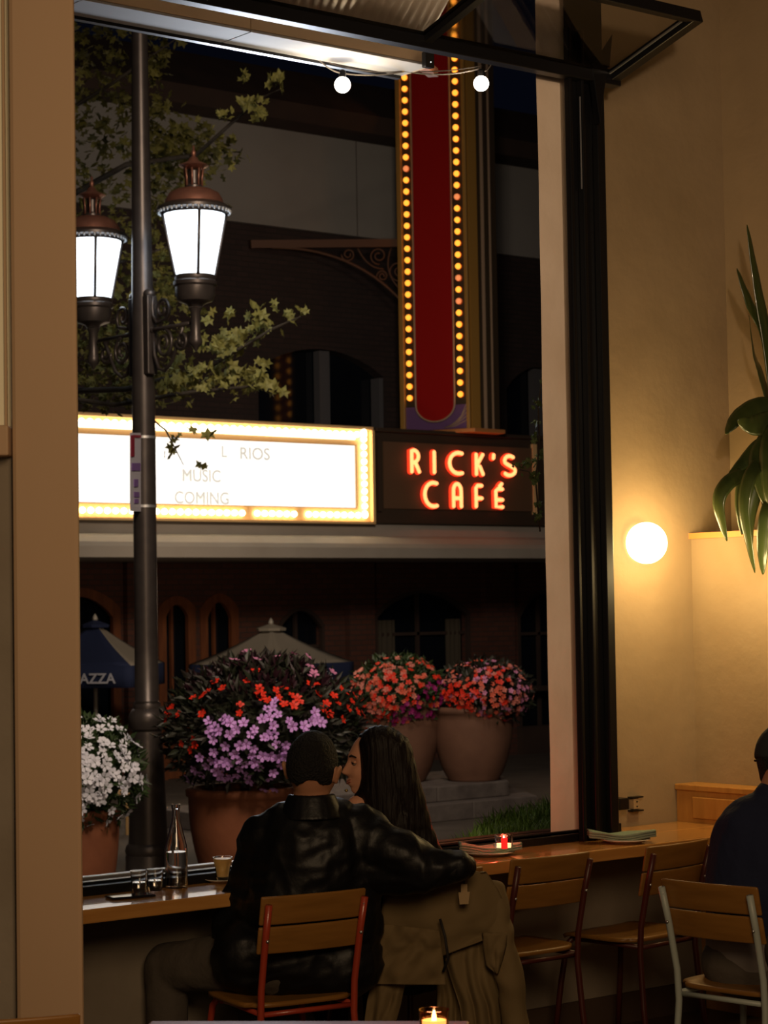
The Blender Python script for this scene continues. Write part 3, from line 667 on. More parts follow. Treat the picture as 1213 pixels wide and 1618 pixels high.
    MB().hexa([q-side*.055-ad*sgn*.05+ZZ*lz(590), q+side*.055-ad*sgn*.05+ZZ*lz(590), q+side*.055+ad*sgn*.05+ZZ*lz(590), q-side*.055+ad*sgn*.05+ZZ*lz(590)],
              [q-side*.055-ad*sgn*.05+ZZ*lz(464), q+side*.055-ad*sgn*.05+ZZ*lz(464), q+side*.055+ad*sgn*.05+ZZ*lz(464), q-side*.055+ad*sgn*.05+ZZ*lz(464)]).build('mount_plate', 'lamp_metal', sl, bevel=.01)
    MB().ball(q+ZZ*lz(461), (.06, .06, .05), 12, 8).build('plate_cap', 'lamp_metal', sl, smooth='all')
lantern(1, 'near'); lantern(-1, 'far')
# street sign strapped to the post
ps = thing('street_sign', 'narrow purple and white sign strapped to the left of the lamp post', 'sign', PD(212, 745, 19.75))
n1 = PD(205, 688, 19.5); n2 = PD(222, 684, 19.95)
def sp_(u, py): a = PD(205, py, 19.5); b = PD(222, py-4*(1-u), 19.95); return a.lerp(b, u)
def sq_(u0, u1, y0, y1, o, name, m):
    n_ = (PD(222, 700, 19.95)-PD(205, 700, 19.5)).cross(ZZ).normalized(); n_ = n_ if n_.dot(FWD) < 0 else -n_
    a = [sp_(u0, y1), sp_(u1, y1), sp_(u1, y0), sp_(u0, y0)]; return MB().prism([p+n_*o for p in a], n_*.004).build(name, m, ps)
sq_(0, 1, 684, 808, 0, 'plate', 'parking_white'); sq_(.04, .35, 688, 722, .006, 'red_patch', 'parking_red'); sq_(.35, .96, 688, 692, .006, 'red_line', 'parking_red')
for y0, y1, a_, b_ in ((732, 744, .1, .9), (758, 770, .3, .7), (778, 786, .3, .8), (789, 796, .35, .75)): sq_(a_, b_, y0, y1, .006, 'print_line', 'parking_purple')

# ================================================================== UMBRELLAS
def umbrella(apex, half, rot, zr, zv, name_label, mats, letters, group='cafe umbrellas'):
    u = thing('cafe_umbrella', name_label, 'umbrella', (apex.x, apex.y, -.75), 0)
    cs_ = [Vector((apex.x+half*1.414*math.cos(rot+PI/4+k*PI/2), apex.y+half*1.414*math.sin(rot+PI/4+k*PI/2), zr)) for k in range(4)]
    tp = Vector((apex.x, apex.y, apex.z-.05))
    for k in range(4):
        a, b = cs_[k], cs_[(k+1) % 4]
        def fn(s, v, a=a, b=b):
            e = a.lerp(b, s); p = tp.lerp(e, v); sag = .05*math.sin(PI*v)*(1-abs(2*s-1)*.3); p.z -= sag; return p
        pnl = MB().grid(fn, 6, 8).build('canopy_panel', mats[k % len(mats)], u, smooth='all', solid=.004)
        vl = MB().grid(lambda s, v: a.lerp(b, s)+Vector((0, 0, -(zr-zv)*v))+((a+b)/2-Vector((apex.x, apex.y, zr))).normalized()*(.012*math.sin(s*16)*v), 14, 2).build('valance', 'navy', u, smooth='all', solid=.004)
        if letters.get(k):
            sx_, sz_, sh_ = letters[k]; mid = (a+b)/2; outw = (mid-Vector((apex.x, apex.y, mid.z))).normalized(); xd = ZZ.cross(outw)
            text_mesh('lettering', 'LAVAZZA', sz_, 'umb_letter', u, mid+outw*.03+xd*sh_+Vector((0, 0, -(zr-zv)*.78)), xd, (0, 0, 1), .002, 'CENTER', bold=.004, sx=sx_)
    vc = .16*half/.8
    MB().lathe([(vc*1.25, apex.z-.115), (vc*1.3, apex.z-.08), (.03, apex.z-.02)], (apex.x, apex.y, 0), 8, cap=False).build('vent_cap', mats[0] if mats[0] == 'navy' else 'tan', u, solid=.006)
    MB().lathe([(.02, apex.z-.04), (.04, apex.z-.0), (.03, apex.z+.03), (.012, apex.z+.06), (.0, apex.z+.075)], (apex.x, apex.y, 0), 12).build('finial', 'umb_pole', u, smooth=True)
    MB().lathe([(.028, -.68), (.028, apex.z-.05)], (apex.x, apex.y, 0), 12).build('pole', 'umb_pole', u, smooth=True)
    MB().lathe([(.28, -.75), (.28, -.69), (.06, -.66), (.05, -.5)], (apex.x, apex.y, 0), 20).build('base', 'dark_sill', u, smooth=True)
    for k in range(4): MB().tube([Vector((apex.x, apex.y, zr+.05)), tp.lerp(cs_[k], .97)+Vector((0, 0, -.03))], .01, 6).build('rib', 'umb_pole', u, smooth='all')
a1 = PD(428, 984, 31.0); zr1 = PD(425, 1050, 31).z; zv1 = PD(425, 1084, 31).z
umbrella(a1, .84, -yaw+PI/4+.10, zr1+.02, zv1+.04, 'cafe umbrella with tan canopy and navy valance behind the red and lavender planter', ['tan', 'tan'], {2: (1, .15, 0), 3: (1, .15, 0)})
a2 = PD(150, 978, 29.0); zr2 = PD(150, 1050, 29).z; zv2 = PD(150, 1084, 29).z
umbrella(a2, .74, -yaw-.20, zr2, zv2, 'navy cafe umbrella with one tan side, left of the lamp post', ['navy', 'navy', 'navy', 'tan'], {2: (1.0, .185, .13)})

# ================================================================== PLANTERS
def pot(name, label, x, y, zb, rt, rb, h, m, group=None):
    t = thing(name, label, 'planter', (x, y, zb), group=group)
    pr = [(rb*.98, zb), (rb, zb+.02)]+[(rb+(rt-rb)*math.sin(PI/2*(i/10)**.8)*1.0, zb+.02+(h-.1)*i/10) for i in range(1, 11)]+[(rt*1.04, zb+h-.07), (rt*1.05, zb+h-.02), (rt*1.01, zb+h), (rt*.9, zb+h), (rt*.88, zb+h-.08)]
    MB().lathe(pr, (x, y, 0), 40, cap=True).build('pot', m, t, smooth='all')
    MB().lathe([(0.01, zb+h-.07), (rt*.9, zb+h-.07)], (x, y, 0), 24, cap=False).build('soil', 'soil', t)
    return t
def leaf_geom(mb, p, d, n, L, W):
    d = d.normalized(); s = d.cross(n)
    if s.length < 1e-4: s = d.orthogonal()
    s.normalize(); n2 = s.cross(d)
    mb.add([p, p+d*L*.45+s*W/2+n2*L*.08, p+d*L-n2*L*.06, p+d*L*.45-s*W/2+n2*L*.08, p+d*L*.5], [(0, 1, 4), (1, 2, 4), (2, 3, 4), (3, 0, 4)])
def dome_pt(c, r, lo=-.35, rnd=random):
    while True:
        v = Vector((rnd.gauss(0, 1), rnd.gauss(0, 1), rnd.gauss(0, 1)))
        if v.length < 1e-3: continue
        v.normalize()
        if v.z > lo: break
    return Vector((c.x+v.x*r[0], c.y+v.y*r[1], c.z+v.z*r[2])), v
def foliage(parent, c, r, n, L, W, m, lo=-.4, name='foliage', inner=.75, spike=0):
    mb = MB()
    for i in range(n):
        p, v = dome_pt(c, r, lo); k = inner+(1-inner)*random.random(); p = c+(p-c)*k
        d = (v+Vector((random.uniform(-1, 1), random.uniform(-1, 1), random.uniform(-.6, .9)+spike))*.9)
        leaf_geom(mb, p, d, v, L*random.uniform(.7, 1.3), W)
    mb.ball(c, [q*inner*.93 for q in r], 20, 12)
    return tag(mb.build(name, m, parent), kind='stuff')
FL = {}
def flower_mesh(m, R=1, cup=.25):
    key = (m, cup)
    if key in FL: return FL[key]
    mb = MB()
    for k in range(5):
        a = 2*PI*k/5; d = Vector((math.cos(a), math.sin(a), 0)); s = Vector((-math.sin(a), math.cos(a), 0))
        mb.add([d*.08, d*.55+s*.36+ZZ*cup*.5, d*.96+s*.24+ZZ*cup, d*1.0-s*.24+ZZ*cup*.9, d*.55-s*.36+ZZ*cup*.6], [(0, 1, 2, 3, 4)])
    mb.lathe([(.02, .10), (.16, .03)], (0, 0, 0), 6, cap=True)
    me = bpy.data.meshes.new('blossom'); me.from_pydata([tuple(v) for v in mb.v], [], mb.f); me.materials.append(M[m])
    if m in ('fl_lav', 'fl_white', 'fl_pink'):
        me.materials.append(M['fl_eye' if m == 'fl_lav' else 'fl_pink' if m == 'fl_pink' else 'leaf_green'])
        for p in me.polygons:
            if p.index >= 5: p.material_index = 1
    FL[key] = me; return me
def blossom(parent, p, v, R, m, cup=.25):
    o = bpy.data.objects.new('blossom', flower_mesh(m, 1, cup)); C.objects.link(o); o.parent = parent
    o.location = p-rootloc(parent); q = (v+Vector((random.uniform(-.35, .35), random.uniform(-.35, .35), random.uniform(-.25, .35)))).to_track_quat('Z', 'Y')
    o.rotation_euler = (q @ Matrix.Rotation(random.uniform(0, 6.28), 4, 'Z').to_quaternion()).to_euler(); o.scale = (R*random.uniform(.85, 1.15),)*3
    return o
def on_dome(c, r, px, py):                # nearest hit of the pixel ray with the flower dome
    d = ray(px, py)/FPX; o = CAM-c
    a = sum((d[i]/r[i])**2 for i in range(3)); b = 2*sum(d[i]*o[i]/r[i]**2 for i in range(3)); cc = sum((o[i]/r[i])**2 for i in range(3))-1
    q = b*b-4*a*cc
    if q < 0: return None
    p = CAM+d*((-b-math.sqrt(q))/(2*a)); v = Vector([(p[i]-c[i])/r[i]**2 for i in range(3)]).normalized(); return p, v
# centre planter
pc = PZ(388, 1400, -.75); t = pot('flower_planter', 'large terracotta planter of red and lavender flowers behind the couple', pc.x, pc.y, -.75, .50, .34, .88, 'terracotta')
fc = Vector((pc.x, pc.y, 0))+RH*.17; fc.z = PD(421, 1150, 19.3).z; fr_ = (.90, .90, .62)
foliage(t, fc, fr_, 2600, .13, .05, 'leaf_dark', -.75)
mb = MB()
for i in range(420):
    p, v = dome_pt(fc, (fr_[0]*.85, fr_[1]*.85, fr_[2]*.92), .55); leaf_geom(mb, p, v+Vector((random.uniform(-1, 1), random.uniform(-1, 1), .4)), v, random.uniform(.10, .17), .045)
tag(mb.build('burgundy_foliage', 'leaf_purple', t), 'burgundy leaves at the top', kind='stuff')
def blobs(t, c, r, lst, m, R, cup=.25, push=1.02):
    for px, py in lst:
        h = on_dome(c, r, px, py)
        if h is None:
            p = PD(px, py, (c-CAM).dot(FWD)); h = (p, (p-c).normalized())
        p = c+(h[0]-c)*push; blossom(t, p, h[1], R, m, cup)
red = [(404, 1061), (341, 1078), (330, 1093), (307, 1103), (322, 1100), (272, 1126), (284, 1129), (269, 1122), (380, 1115), (379, 1127), (410, 1088), (413, 1098), (407, 1095), (440, 1103), (448, 1113), (423, 1107), (391, 1077), (501, 1098), (474, 1108), (469, 1104), (511, 1117), (507, 1121), (519, 1129), (531, 1111), (543, 1094), (525, 1100), (553, 1109), (308, 1168), (310, 1177), (303, 1185), (289, 1174), (321, 1128), (538, 1090), (497, 1082), (489, 1082), (449, 1089), (570, 1128), (572, 1140), (562, 1125), (539, 1137), (352, 1089), (460, 1100), (548, 1120), (514, 1112), (557, 1100), (575, 1147), (545, 1085), (463, 1115), (436, 1092), (413, 1103), (265, 1140), (275, 1118)]
lav = [(359, 1138), (366, 1143), (375, 1153), (355, 1136), (336, 1156), (348, 1155), (342, 1150), (340, 1169), (359, 1178), (341, 1187), (338, 1200), (346, 1203), (320, 1195), (323, 1220), (312, 1214), (352, 1210), (357, 1201), (362, 1205), (379, 1199), (380, 1177), (390, 1175), (398, 1192), (401, 1182), (397, 1160), (402, 1153), (414, 1137), (421, 1122), (425, 1134), (433, 1110), (430, 1120), (438, 1130), (431, 1147), (417, 1165), (425, 1161), (432, 1160), (415, 1193), (427, 1193), (403, 1203), (380, 1212), (366, 1225), (357, 1227), (375, 1222), (392, 1220), (395, 1230), (424, 1227), (431, 1218), (418, 1243), (433, 1243), (446, 1185), (450, 1176), (444, 1206), (440, 1195), (455, 1140), (460, 1148), (478, 1147), (480, 1155), (489, 1140), (494, 1127), (497, 1138), (504, 1142), (301, 1225), (333, 1140), (305, 1232), (350, 1222), (372, 1190), (388, 1205), (409, 1210), (345, 1215), (330, 1208), (365, 1160), (386, 1143), (452, 1195), (436, 1175)]
pnk = [(391, 1035), (385, 1040), (372, 1048), (464, 1040), (457, 1044), (488, 1073), (492, 1068), (520, 1066), (483, 1043), (455, 1048), (439, 1043), (406, 1047), (486, 1058)]
blobs(t, fc, fr_, red, 'fl_red', .040, .15); blobs(t, fc, fr_, lav, 'fl_lav', .046, .30, 1.04); blobs(t, fc, fr_, pnk, 'fl_pink', .045, .2, 1.05)
# white planter
pw = PZ(122, 1428, -.75); t = pot('flower_planter', 'terracotta planter of white flowers left of the lamp post', pw.x, pw.y, -.75, .36, .27, .80, 'terracotta')
wc = Vector((pw.x, pw.y, 0)); wd_ = (wc-CAM).dot(FWD); wc.z = PD(120, 1225, wd_).z; wr = (.56, .56, .50)
foliage(t, wc, wr, 1500, .10, .04, 'leaf_green', -.85)
rs = random.Random(3); k = 0
while k < 150:
    px, py = rs.uniform(60, 232), rs.uniform(1120, 1315)
    h = on_dome(wc, wr, px, py)
    if h and (py < 1235 or rs.random() < .55): blossom(t, wc+(h[0]-wc)*rs.uniform(1.0, 1.08), h[1], .050, 'fl_white', .22); k += 1
# far planters on a stone plinth
tp = thing('stone_plinth', 'two stepped stone plinth under the two far planters', 'plinth', PZ(740, 1285, -.75))
q0 = PZ(848, 1284, -.75); zt1 = -.75+.20; zt2 = -.75+.38
x1 = q0.x; y1 = q0.y
for a in range(4): MB().box((x1-1.0*(a+1)+.008, y1, -.75), (x1-1.0*a, y1+2.2, zt1)).build('stone_block', 'stone', tp, bevel=.012)
for a in range(3): MB().box((x1-.25-1.1*(a+1)+.008, y1+.22, zt1), (x1-.25-1.1*a, y1+2.0, zt2)).build('stone_slab', 'stone', tp, bevel=.015)
MB().prism([(x1+.008, y1, -.75), (x1+1.3, y1+2.2, -.75), (x1+.008, y1+2.2, -.75)], (0, 0, .20)).build('stone_block', 'stone', tp, bevel=.012)
MB().prism([(x1-.242, y1+.22, zt1), (x1+1.1, y1+2.0, zt1), (x1-.242, y1+2.0, zt1)], (0, 0, zt2-zt1)).build('stone_slab', 'stone', tp, bevel=.015)
def far_pot(px, py, rt, rb, h, lab):
    p = PZ(px, py, zt2)+FH*.34; p.z = zt2; return p, pot('flower_planter', lab, p.x, p.y, zt2, rt, rb, h, 'clay')
p1, tA = far_pot(633, 1238, .50, .30, .96, 'far pale clay planter of coral and magenta flowers, left of the pair')
p2, tB = far_pot(750, 1236, .49, .31, .88, 'far pale clay planter of coral flowers, right of the pair')
def px_r(p): return (p-CAM).dot(FWD)
for p, t, (cx, cy), rr, nf_, seed in ((p1, tA, (627, 1098), (.58, .58, .47), 290, 5), (p2, tB, (765, 1094), (.56, .56, .39), 270, 6)):
    d = px_r(p); c = PD(cx, cy, d)
    foliage(t, c, rr, 1300, .10, .045, 'leaf_green' if seed == 5 else 'leaf_dark', -.8)
    rs = random.Random(seed); k = 0
    while k < nf_:
        px, py = rs.uniform(cx-85, cx+85), rs.uniform(cy-60, cy+55)
        h = on_dome(c, rr, px, py)
        if not h: continue
        if seed == 5: m = 'fl_mag' if (px-650)/50*1.0+(py-1095)/40 > .2 and rs.random() < .9 else rs.choice(['fl_coral', 'fl_salmon', 'fl_red'])
        else: m = 'fl_red' if px < 745 and py > 1080 and rs.random() < .7 else rs.choice(['fl_coral', 'fl_salmon', 'fl_pink', 'fl_red'] if px < 800 else ['fl_pink', 'fl_salmon'])
        blossom(t, c+(h[0]-c)*rs.uniform(1.0, 1.06), h[1], .034, m, .2); k += 1
# patio chair behind the lamp post
pcx = PZ(186, 1316, -.75); t = thing('patio_chair', 'blurry yellow rattan cafe chair behind the lamp post', 'chair', pcx, .6)
ra = mat('rattan', (.42, .26, .10), .6)
MB().box((-.22, -.22, .42), (.22, .22, .46)).build('seat', ra, t, world=False, bevel=.01)
for x in (-.2, .2):
    for y in (-.2, .2): MB().tube([(x, y, 0), (x, y, .44)], .018, 6).build('leg', ra, t, world=False)
for x in (-.2, 0, .2): MB().tube([(x, .2, .44), (x, .26, .85)], .015, 6).build('back_post', ra, t, world=False)
MB().tube([(-.2, .26, .85), (0, .28, .9), (.2, .26, .85)], .018, 6).build('top_rail', ra, t, world=False)

# ================================================================== TREE, VINE, GRASS
def maple(mb, p, d, n, S):
    d = d.normalized(); s = d.cross(n); s = s.normalized() if s.length > 1e-4 else d.orthogonal().normalized()
    n2 = s.cross(d); out = [(0, 0), (.18, .30), (.50, .22), (.38, .48), (.48, .72), (.20, .66), (0, 1.0), (-.20, .66), (-.48, .72), (-.38, .48), (-.50, .22), (-.18, .30)]
    o = [p+s*x*S+d*y*S+n2*S*.06*math.sin(x*9) for x, y in out]; c = p+d*S*.42+n2*S*.05
    mb.add([c]+o, [(0, 1+i, 1+(i+1) % 12) for i in range(12)])
tr = thing('street_tree', 'leafy tree reaching in from the left behind the two lanterns', 'tree', PZ(20, 1320, -.75))
T0 = PZ(20, 1320, -.75)
def TP(px, py, d): return PD(px, py, d)
MB().tube([T0, TP(30, 900, 21.6), TP(40, 600, 21.8), TP(60, 300, 22.2), TP(80, -40, 22.6)], [.16, .13, .12, .10, .08], 10).build('trunk', 'bark', tr, smooth='all')
def branch(pts, r0):
    w3 = [TP(*p) for p in pts]; MB().tube(w3, [r0*(1-.8*i/(len(w3)-1)) for i in range(len(w3))], 6).build('branch', 'bark', tr, smooth='all')
branch([(40, 620, 21.8), (200, 615, 21.2), (330, 580, 20.8), (430, 520, 20.6), (475, 500, 20.6)], .035)
branch([(40, 620, 21.8), (180, 640, 21), (300, 620, 20.7), (400, 610, 20.6), (430, 622, 20.6)], .03)
branch([(200, 630, 21), (262, 680, 20.5), (290, 735, 20.4)], .015)
branch([(55, 340, 22.2), (200, 260, 22), (310, 245, 21.6), (365, 195, 21.3), (412, 155, 21.3), (444, 140, 21.3)], .035)
branch([(65, 200, 22.4), (180, 130, 22), (280, 60, 22)], .03)
branch([(50, 450, 22), (170, 420, 22), (300, 380, 22.4)], .03)
rt_ = random.Random(11)
leaf_me = []
for k in range(4):
    mb = MB(); maple(mb, Vector((0, 0, 0)), Vector((0, 1, 0)), ZZ, 1.0)
    for v in mb.v: v.z += .12*math.sin(v.x*3+k)+.1*v.y*v.y*(k-1.5)
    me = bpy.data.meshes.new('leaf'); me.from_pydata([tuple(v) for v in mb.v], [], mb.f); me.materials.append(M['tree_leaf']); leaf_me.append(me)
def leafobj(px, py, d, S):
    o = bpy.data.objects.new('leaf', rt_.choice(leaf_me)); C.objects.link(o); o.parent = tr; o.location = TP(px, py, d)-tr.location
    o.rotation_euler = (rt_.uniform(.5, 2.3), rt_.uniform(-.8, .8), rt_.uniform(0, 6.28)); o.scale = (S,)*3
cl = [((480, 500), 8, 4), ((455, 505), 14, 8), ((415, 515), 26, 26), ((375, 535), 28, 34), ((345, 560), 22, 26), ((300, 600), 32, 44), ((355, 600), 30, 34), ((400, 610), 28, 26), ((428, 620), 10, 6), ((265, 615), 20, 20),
      ((266, 720), 8, 5), ((310, 688), 6, 3), ((335, 695), 6, 2), ((281, 700), 8, 3), ((312, 745), 8, 2), ((388, 122), 9, 5), ((437, 138), 13, 9), ((395, 175), 18, 14), ((358, 190), 10, 7), ((410, 185), 12, 6)]
for (cx, cy), s, n in cl:
    for i in range(n):
        leafobj(cx+rt_.gauss(0, s*.6), cy+rt_.gauss(0, s*.5), 20.7+rt_.uniform(-.3, .5), rt_.uniform(.09, .145))
mb = MB()
for i in range(2600):
    r = rt_.random()
    if r < .55: px, py = rt_.uniform(40, 235), rt_.uniform(-60, 650)
    elif r < .8: px, py = 235+abs(rt_.gauss(0, 34)), rt_.uniform(30, 640)
    elif r < .92: px, py = rt_.gauss(300, 35), rt_.gauss(240, 25)
    else: px, py = rt_.gauss(150, 60), rt_.uniform(520, 650)
    if px > 260 and 60 < py < 200 and rt_.random() < .8: continue
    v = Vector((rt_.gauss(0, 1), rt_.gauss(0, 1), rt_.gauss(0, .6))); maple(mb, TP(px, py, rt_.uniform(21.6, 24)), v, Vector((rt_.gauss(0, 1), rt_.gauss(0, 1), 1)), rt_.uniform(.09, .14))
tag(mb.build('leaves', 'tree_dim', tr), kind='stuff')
# vine by the pier
vn = thing('climbing_vine', 'small leafed green vine hanging beside the left edge of the plaster pier', 'vine', PD(850, 700, 9.2))
rv = random.Random(4)
MB().tube([PD(862, 560, 9.2), PD(850, 640, 9.2), PD(852, 700, 9.2), PD(846, 760, 9.2), PD(853, 840, 9.2)], .004, 6).build('stem', 'bark', vn, smooth='all')
MB().tube([PD(846, 760, 9.2), PD(835, 745, 9.2), PD(820, 742, 9.2)], .003, 6).build('stem', 'bark', vn, smooth='all')
vl = MB(); maple(vl, Vector((0, 0, 0)), Vector((0, 1, 0)), ZZ, 1); vme = bpy.data.meshes.new('leaf'); vme.from_pydata([tuple(v) for v in vl.v], [], vl.f); vme.materials.append(M['vine_leaf'])
for cx, cy, s, n in ((848, 640, 6, 7), (848, 672, 6, 5), (846, 690, 6, 5), (832, 742, 11, 12), (845, 760, 9, 12), (820, 742, 5, 4), (848, 800, 6, 7), (850, 825, 6, 8), (854, 720, 6, 8), (858, 600, 5, 6)):
    for i in range(n):
        o = bpy.data.objects.new('leaf', vme); C.objects.link(o); o.parent = vn; o.location = PD(cx+rv.gauss(0, s*.6), cy+rv.gauss(0, s*.6), 9.2+rv.uniform(-.03, .03))-vn.location
        o.rotation_euler = (rv.uniform(.6, 2.2), rv.uniform(-.8, .8), rv.uniform(0, 6.28)); o.scale = (rv.uniform(.022, .036),)*3
# raised grass bed
G0 = [PZ(640, 1345, .60), PZ(900, 1345, .60), PZ(920, 1285, .60), PZ(845, 1292, .60), PZ(690, 1330, .60)]
gb = [(5.2, 6.6), (8.6, 6.6), (8.6, 8.9), (7.45, 8.35), (6.30, 7.35), (5.7, 6.95)]
struct('planting_bed', MB().prism([(x, y, -.75) for x, y in gb], (0, 0, 1.32)), 'soil')
def inpoly(x, y, P):
    c = False
    for i in range(len(P)):
        (xa, ya), (xb, yb) = P[i], P[i-1]
        if (ya > y) != (yb > y) and x < (xb-xa)*(y-ya)/(yb-ya)+xa: c = not c
    return c
mb = MB(); rg = random.Random(8); k = 0
while k < 9000:
    x, y = rg.uniform(5.2, 8.6), rg.uniform(6.6, 8.9)
    if not inpoly(x, y, gb): continue
    k += 1; a = rg.uniform(0, 6.28); h = rg.uniform(.05, .11)*(1.3 if rg.random() < .05 else 1); ln = rg.uniform(.2, .9)*h
    p = Vector((x, y, .565)); s = Vector((math.cos(a), math.sin(a), 0))*.005; d = Vector((math.cos(a+1.5), math.sin(a+1.5), 0))*ln
    mb.add([p-s, p+s, p+s*.8+ZZ*h*.6+d*.4, p-s*.8+ZZ*h*.6+d*.4, p+ZZ*h+d], [(0, 1, 2, 3), (3, 2, 4)])
g = mb.build('grass', 'grass'); tag(g, 'green grass in the raised bed outside the window by the pier', 'grass', kind='stuff')

# ================================================================== CHAIRS
def make_chair(label, loc, rz, steel, slit=True, round_top=False):
    t = thing('dining_chair', label, 'chair', loc, rz)
    W = .20
    KX = .94
    def seatp(u, v):
        x = (u-.5)*2; y = (v-.5)*2; ww = .205*(1-.05*y); k = (1-.10*abs(x)**4*abs(y)**4*2)
        return Vector((x*ww*k, y*.20*k, .447-.012*(1-x*x)*(1-y*y)+(-.02*max(0, y-.6)/.4)))
    MB().grid(seatp, 14, 12).build('seat', 'chair_wood', t, smooth='all', world=False, solid=.014)
    def slat(z0, z1):
        def f(u, v):
            x = (u-.5)*2; z = z0+(z1-z0)*v; return Vector((x*.188, -.205-.22*(z-.45)+.018*(1-x*x)*-1+.02, z))
        ob = MB().grid(f, 14, 3).build('slat', 'chair_wood', t, smooth='all', world=False, solid=.012)
        md = ob.modifiers.new('bevel', 'BEVEL'); md.width = .012; md.segments = 3; md.affect = 'EDGES'; md.limit_method = 'ANGLE'; md.angle_limit = math.radians(60)
        return ob
    slat(.708, .80); slat(.615, .702)
    for s in (-1, 1):
        MB().tube([(s*.185, -.255, 0), (s*.175, -.225, .20), (s*.168, -.208, .40), (s*.168, -.215, .50), (s*.170, -.252, .66), (s*.172, -.285, .775)], .0115, 10).build('leg', steel, t, smooth='all', world=False)
        MB().tube([(s*.195, .20, 0), (s*.180, .17, .25), (s*.165, .15, .40), (s*.158, .12, .43)], .0115, 10).build('leg', steel, t, smooth='all', world=False)
        MB().tube([(s*.168, -.21, .425), (s*.158, 0, .425), (s*.158, .13, .425)], .009, 8).build('seat_rail', steel, t, smooth='all', world=False)
    for yy, hw in ((-.20, .166), (.10, .16)): MB().tube([(-hw, yy, .42), (hw, yy, .42)], .009, 8).build('cross_rail', steel, t, smooth='all', world=False)
    for s in (-1, 1):
        for z in (.66, .755): MB().ball((s*.168, -.205-.22*(z-.45)-.012, z), .006, 8, 5).build('rivet', 'silver', t, smooth='all', world=False)
    return t
make_chair('wooden chair with orange red steel frame, the man in black leather sits on it', (4.185, 5.76, 0), math.radians(-9), 'red_steel')
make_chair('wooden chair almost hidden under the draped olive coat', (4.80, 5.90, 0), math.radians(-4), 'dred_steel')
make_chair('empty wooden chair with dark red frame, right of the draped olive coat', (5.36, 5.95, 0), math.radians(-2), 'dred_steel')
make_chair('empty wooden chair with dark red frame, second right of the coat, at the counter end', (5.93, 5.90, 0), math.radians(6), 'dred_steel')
make_chair('wooden chair with grey green steel frame, the person in navy sits on it', (5.44, 4.80, 0), math.radians(-83), 'mint_steel')
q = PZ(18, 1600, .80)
make_chair('wooden chair whose backrest just shows at the bottom left corner', (q.x+.05, q.y+.2, 0), math.radians(-25), 'dred_steel')

# ================================================================== BODIES
def capsule(mb, p0, p1, r0, r1, fl=1.0, fdir=None, seg=14):
    p0 = Vector(p0); p1 = Vector(p1); d = p1-p0; L = d.length; d = d/L if L > 1e-6 else ZZ
    ref = (Vector(fdir) if fdir is not None else d.orthogonal()); ref = ref-d*ref.dot(d); ref = ref.normalized() if ref.length > 1e-5 else d.orthogonal().normalized()
    b = d.cross(ref); rows = []
    for i in range(6): a = PI/2*(1-i/5); rows.append((p0-d*r0*math.sin(a), r0*max(math.cos(a), .02)))
    for i in range(6): a = PI/2*i/5; rows.append((p1+d*r1*math.sin(a), r1*max(math.cos(a), .02)))
    vs = []; fs = []
    for c, r in rows:
        for k in range(seg): a = 2*PI*k/seg; vs.append(c+ref*math.cos(a)*r*fl+b*math.sin(a)*r)
    n = len(rows)
    for i in range(n-1):
        for k in range(seg): fs.append((i*seg+k, i*seg+(k+1) % seg, (i+1)*seg+(k+1) % seg, (i+1)*seg+k))
    fs += [tuple(range(seg-1, -1, -1)), tuple(range((n-1)*seg, n*seg))]
    mb.add(vs, fs)
def chain(mb, pts, rs, fl=1, fdir=None):
    for i in range(len(pts)-1): capsule(mb, pts[i], pts[i+1], rs[i], rs[i+1], fl, fdir)
def blob(mb, name, m, parent, voxel=.01, it=4, disp=None, fac=.5):
    me = bpy.data.meshes.new('t'); me.from_pydata([tuple(v) for v in mb.v], [], mb.f)
    bm = bmesh.new(); bm.from_mesh(me); bmesh.ops.recalc_face_normals(bm, faces=bm.faces); bm.to_mesh(me); bm.free()
    o = bpy.data.objects.new('t', me); C.objects.link(o)
    r = o.modifiers.new('r', 'REMESH'); r.mode = 'VOXEL'; r.voxel_size = voxel
    if it: s = o.modifiers.new('s', 'SMOOTH'); s.iterations = it; s.factor = fac
    dg = bpy.context.evaluated_depsgraph_get(); me2 = bpy.data.meshes.new_from_object(o.evaluated_get(dg)); bpy.data.objects.remove(o)
    off = rootloc(parent)
    nrm = [v.normal.copy() for v in me2.vertices] if disp else None
    for i, v in enumerate(me2.vertices):
        if disp: v.co += nrm[i]*disp(v.co)
    for v in me2.vertices: v.co -= off
    me2.polygons.foreach_set('use_smooth', [True]*len(me2.polygons)); me2.materials.clear(); me2.materials.append(M[m])
    ob = bpy.data.objects.new(name, me2); C.objects.link(ob); ob.parent = parent; return ob
def g(x): return math.exp(-x*x)
